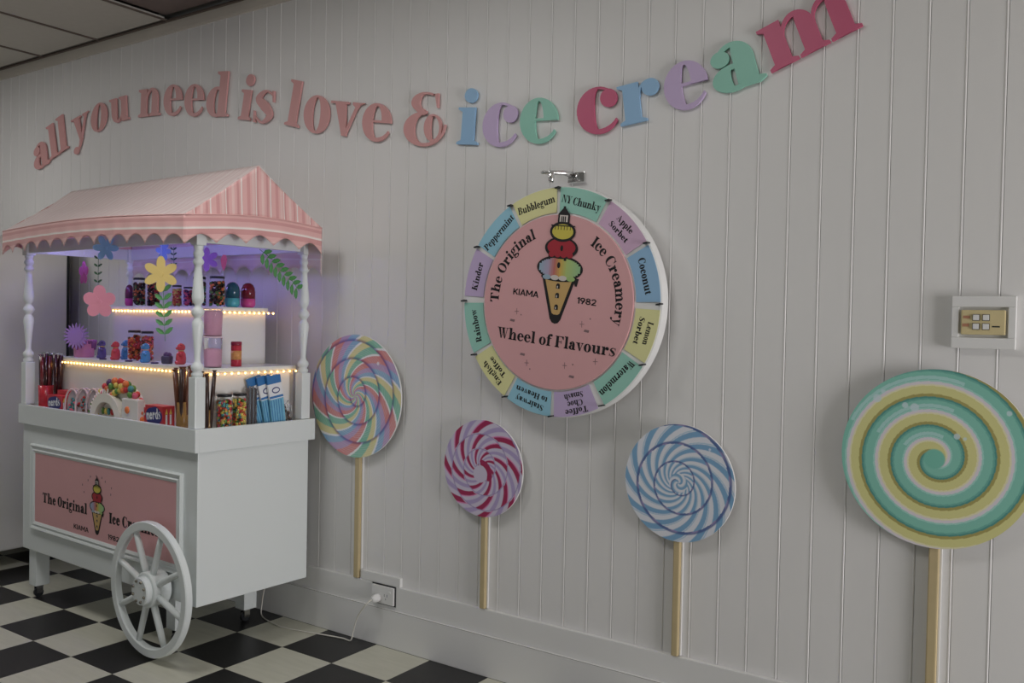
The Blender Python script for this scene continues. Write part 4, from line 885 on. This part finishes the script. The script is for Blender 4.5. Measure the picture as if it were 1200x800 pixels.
# rainbow of sweets
rb = empty('sweet_rainbow', cwp(-.680, .055, .9625), CR, 'white arch stand edged with red, yellow and green fruit sweets', 'sweets display')
CREAM = mat('cream_foam', srgb(236, 230, 218), .5)
def halfring(r0, r1, cx=0, n=28): return [(cx+r1*math.cos(PI*i/n), .002+.88*r1*math.sin(PI*i/n)) for i in range(n+1)]+([(cx+r0*math.cos(PI*(n-i)/n), .002+.88*r0*math.sin(PI*(n-i)/n)) for i in range(n+1)] if r0 else [])
B().prism(halfring(0, .180), lambda u, v, d: (u, d-.004, v), depth=.03).obj('backing', CREAM, rb)
B().prism(halfring(.085, .130, -.075), lambda u, v, d: (u, d-.038, v), depth=.033).obj('arch', CREAM, rb)
rd = random.Random(4); cols = [1, 2, 0, 0, 3, 7, 0, 1, 0, 2, 4, 2, 0, 1, 0, 6, 3, 0, 1, 2, 0, 0, 2, 3, 1, 0, 3, 5, 3, 0, 4, 1, 0, 0, 4, 0, 1, 3, 0, 1]
for i in range(40):
    u = i/39; a = PI*(1-u); r_ = (.196, .172, .186)[i % 3]; mid = math.sin(a)
    B().ball((r_*math.cos(a), (-.018, -.020, .004)[i % 3], max(.016, .004+.88*r_*mid)), rd.uniform(.014, .018), n=8, sz=(1, .8, 1)).obj('sweet', CANDY[cols[i]], rb)
for i in range(6):
    a = PI*(.50+.05*i); r_ = .155; B().ball((r_*math.cos(a)+.05, -.018, .88*r_*math.sin(a)), .015, n=8).obj('sweet', CANDY[[1, 2, 3, 2, 1, 0][i]], rb)
for i in range(11):
    a = PI*(.48+.045*i); B().tube([(-.075+.128*math.cos(a), -.03, .002+.113*math.sin(a)), (-.075+.152*math.cos(a), -.026, .002+.134*math.sin(a))], .0042, n=6).obj('comb_tooth', CREAM, rb)
B().box(-.16, -.03, -.044, -.0385, .001, .014).obj('red_base_strip', RED, rb)
B().box(.075, .205, -.040, -.008, 0, .105, c=.004).obj('daisy_card', mat('pale_card', srgb(228, 224, 220), .5), rb)
B().ball((.125, -.043, .055), .017, n=10, sz=(1, .5, 1)).obj('orange_sweet', CANDY[1], rb)
for i, u in enumerate((-.125, -.10, -.075, -.045)): B().ball((u, -.016, .032), .011, n=8, sz=(.8, .8, 1.5)).obj('sweet', CANDY[[3, 2, 5, 0][i]], rb)
# blue packets
BP = mat('packet_blue', srgb(40, 120, 190), .3, coat=.4); BP2 = mat('packet_light_blue', srgb(110, 186, 216), .35, noise=.25, scale=50)
def packet(y, tilt, lean, label, s=1, x=-.05):
    o = empty('blue_packet', cwp(x, y, .9625), CR+PI/2, label, 'packet', 'blue sweet packets leaning by the rear post')
    R_ = Matrix.Rotation(tilt, 4, 'Y') @ Matrix.Rotation(-lean, 4, 'X')
    def fnp(t0): return lambda u, v, d: tuple(R_ @ Vector((u*s, -.004+d+.006*math.cos(u*40)*0-.003*math.sin(v*22), v*s)))
    w2 = .037
    B().prism([(-w2, 0), (w2, 0), (w2, .12), (-w2, .12)], fnp(0), depth=.010).obj('lower_sleeve', BP2, o)
    B().prism([(-w2, .1202), (w2, .1202), (w2, .188), (-w2, .188)], fnp(0), depth=.010).obj('white_label', LBL, o)
    B().prism([(-w2, .1882), (w2, .1882), (w2, .222), (w2-.008, .226), (-w2+.006, .228), (-w2, .224)], fnp(0), depth=.010).obj('top_flap', BP, o)
    E_ = lambda rx, ry: [(.002+rx*math.cos(2*PI*i/20), .158+ry*math.sin(2*PI*i/20)) for i in range(20)]
    fq = lambda dd: (lambda u, v, d: tuple(R_ @ Vector((u*s, -.0046-dd-.003*math.sin(v*22), v*s))))
    B().prism(E_(.022, .014), fq(0), 0).prism(E_(.017, .009), fq(.0004), 1).prism([(-w2, .124), (w2, .124), (w2, .134), (-w2, .134)], fq(0), 2).obj('oval_mark', [NAVY, LBL, BP], o)
    b = B()
    for i in range(5): b.prism([(-w2+.004+i*.013, .004), (-w2+.008+i*.013, .004), (-w2+.008+i*.013, .116), (-w2+.004+i*.013, .116)], fq(0))
    b.obj('stripe_print', BP, o)
packet(.385, -.30, .0, 'blue packet leaning furthest left, nearest the clear packet', x=-.068)
packet(.408, -.22, .0, 'leaning blue packet in the middle of the bunch', x=-.050)
packet(.432, -.15, .0, 'blue packet nearest the rear post, its white label with an oval mark', x=-.032)
ck = empty('clear_stick_pack', cwp(-.052, .297, .9625), CR, 'clear packet of thin grey-brown sticks between jar and blue packets', 'packet')
for i in range(5): B().tube([(0, -.018+i*.009, .002), (-.006+.001*i, -.012+i*.008, .17+.008*(i % 2))], .0042, n=6).obj('stick', [BRD, mat('grey_wrap', srgb(120, 130, 140), .3)][i % 2], ck)
B().box(-.016, .008, -.025, .025, 0, .165, c=.004).obj('clear_bag', CLEAR, ck)
bb_ = empty('brown_sweet_bag', cwp(-.07, .49, .9625), CR, 'small clear bag of brown sweets beside the rear post', 'bag')
rd = random.Random(9); b = B()
for i in range(26): b.ball((rd.uniform(-.016, .016), rd.uniform(-.022, .022), rd.uniform(.006, .075)), .008, n=6, m=i % 2)
b.obj('sweets', [CANDY[7], BRD], bb_, kind='stuff')
B().box(-.024, .024, -.030, .030, 0, .085, c=.01).tube([(0, 0, .084), (.0, .004, .105)], [.006, .018], n=8).obj('bag', CLEAR, bb_)

# ------------------------------------------------------------------ hanging paper flowers and leaves
PC = lambda n, c: mat('paper_'+n, srgb(*c), .6, noise=.05)
def flower(x, y, z, D, n, col, label, rz=.62, petal='round', tilt=0, hang=True, top=1.742, scol=None):
    o = empty('paper_flower', cwp(x, y, z), CR+rz, label, 'paper flower', 'paper flowers hanging in the cart'); R = D/2; m_ = PC(*col)
    for k in range(n):
        a = tilt+PI/2+2*PI*k/n
        if petal == 'round': P = [(R*.58+R*.42*math.cos(t), R*(.40 if n == 5 else .26)*math.sin(t)) for t in [2*PI*i/18 for i in range(18)]]; P = [(u if u > R*.3 else u*.9, v) for u, v in P]; P = [(0, -.1*R)]+[p for p in sorted(P, key=lambda q: math.atan2(q[1], q[0]-R*.5)) if p[0] > R*.25]+[(0, .1*R)]; P = [(0, -R*.1)]+[(R*.58+R*.42*math.cos(t), R*(.38 if n == 5 else .25)*math.sin(t)) for t in [-2.5+5.0*i/16 for i in range(17)]]+[(0, R*.1)]
        else: P = [(R*.4, -R*.11), (R*.8, -R*.07), (R, 0), (R*.8, R*.07), (R*.4, R*.11)]
        ca, sa = math.cos(a), math.sin(a)
        B().prism([(u*ca-v*sa, u*sa+v*ca) for u, v in P], lambda u, v, d: (u, d-.0006*(k % 2)-.02*(u*u+v*v)/R, v), depth=.0012).obj('petal', m_, o)
    B().lathe([(.0001, -.0025), (R*(.14 if petal == 'round' else .5), -.002), (R*(.14 if petal == 'round' else .5), .0006), (.0001, .001)], axis='y', n=18, smooth=False).xf(Matrix.Translation((0, -.002, 0))).obj('centre', scol or m_, o)
    if hang: B().tube([(0, .002, R*.5), (0, .002, max(R*.6, top-z))], .0006, n=4).obj('thread', mat('thread', srgb(200, 200, 200), .5), o)
flower(-.669, -.03, 1.738, .118, 6, ('blue', (134, 184, 244)), 'sky blue paper flower hanging under the front valance', tilt=.5)
flower(-.697, -.042, 1.497, .150, 5, ('pink', (244, 150, 172)), 'large pink five-petalled paper flower')
flower(-.190, -.056, 1.612, .150, 6, ('yellow', (238, 208, 112)), 'yellow six-petalled paper flower beside the front corner post')
flower(-1.06, .075, 1.638, .115, 5, ('magenta', (214, 80, 150)), 'magenta paper flower seen nearly edge-on', rz=-.12)
flower(-.745, .30, 1.752, .10, 6, ('steel_blue', (96, 136, 190)), 'dark blue paper flower hanging at the back', rz=.2, tilt=.4)
flower(-.600, .44, 1.716, .118, 6, ('violet', (168, 110, 196)), 'violet paper flower right of the front corner post')
flower(-1.205, .115, 1.330, .135, 20, ('lavender', (170, 130, 206)), 'spiky lavender paper flower in front of the pink tub', petal='spike', hang=False)
def vine(P, label, lw, n, col, w_=.0, rz=.6):
    P = [Vector(p) for p in P]; o = empty('paper_vine', cwp(*P[0]), CR, label, 'paper leaves', 'green paper vines hanging in the cart'); m_ = PC(*col)
    Q = [p-P[0] for p in P]; B().tube(Q, .0012, n=5).obj('stem', m_, o)
    D = Q[-1]-Q[0]; ax = D.normalized(); side = Vector((math.cos(rz), -math.sin(rz)*-1, 0)); side = (side-ax*side.dot(ax)).normalized(); nn = ax.cross(side).normalized()
    for k in range(n):
        c_ = Q[0]+D*((k+.7)/(n+.5))
        for s_ in (-1, 1):
            d_ = (side*s_*.8-ax*.62).normalized(); q_ = d_.cross(nn)
            pts = [(0, 0), (.35, .2), (.75, .17), (1, 0), (.75, -.17), (.35, -.2)]
            B().prism([(u*lw, v*lw) for u, v in pts], lambda u, v, d: tuple(c_+d_*u+q_*v+nn*(d+.004*math.sin(u/lw*3))), depth=.0012).obj('leaf', m_, o)
vine([(-.732, -.03, 1.715), (-.732, -.03, 1.64), (-.732, -.03, 1.555)], 'short dark green vine above the large pink flower', .024, 4, ('dark_green', (44, 96, 62)))
vine([(-.196, -.042, 1.565), (-.188, -.042, 1.46), (-.176, -.042, 1.335)], 'long green vine below the yellow flower', .046, 6, ('green', (86, 160, 86)))
vine([(-.66, .30, 1.77), (-.655, .30, 1.66)], 'small dark vine beside the dark blue flower', .02, 4, ('deep_green', (36, 84, 72)))
vine([(-.012, .52, 1.565), (-.012, .43, 1.66), (-.012, .30, 1.735)], 'green fern frond beside the rear right post', .052, 9, ('fern', (70, 150, 70)), rz=1.57)
pl2 = empty('paper_petal', cwp(-.478, .45, 1.70), CR+.3, 'single coral red paper petal hanging at the back', 'paper decoration')
B().prism([(0, -.042), (.012, -.02), (.02, .012), (.012, .034), (-.006, .036), (-.018, .014), (-.012, -.02)], lambda u, v, d: (u, d-.2*u*u*20, v), depth=.0012).obj('petal', PC('coral', (222, 92, 110)), pl2)
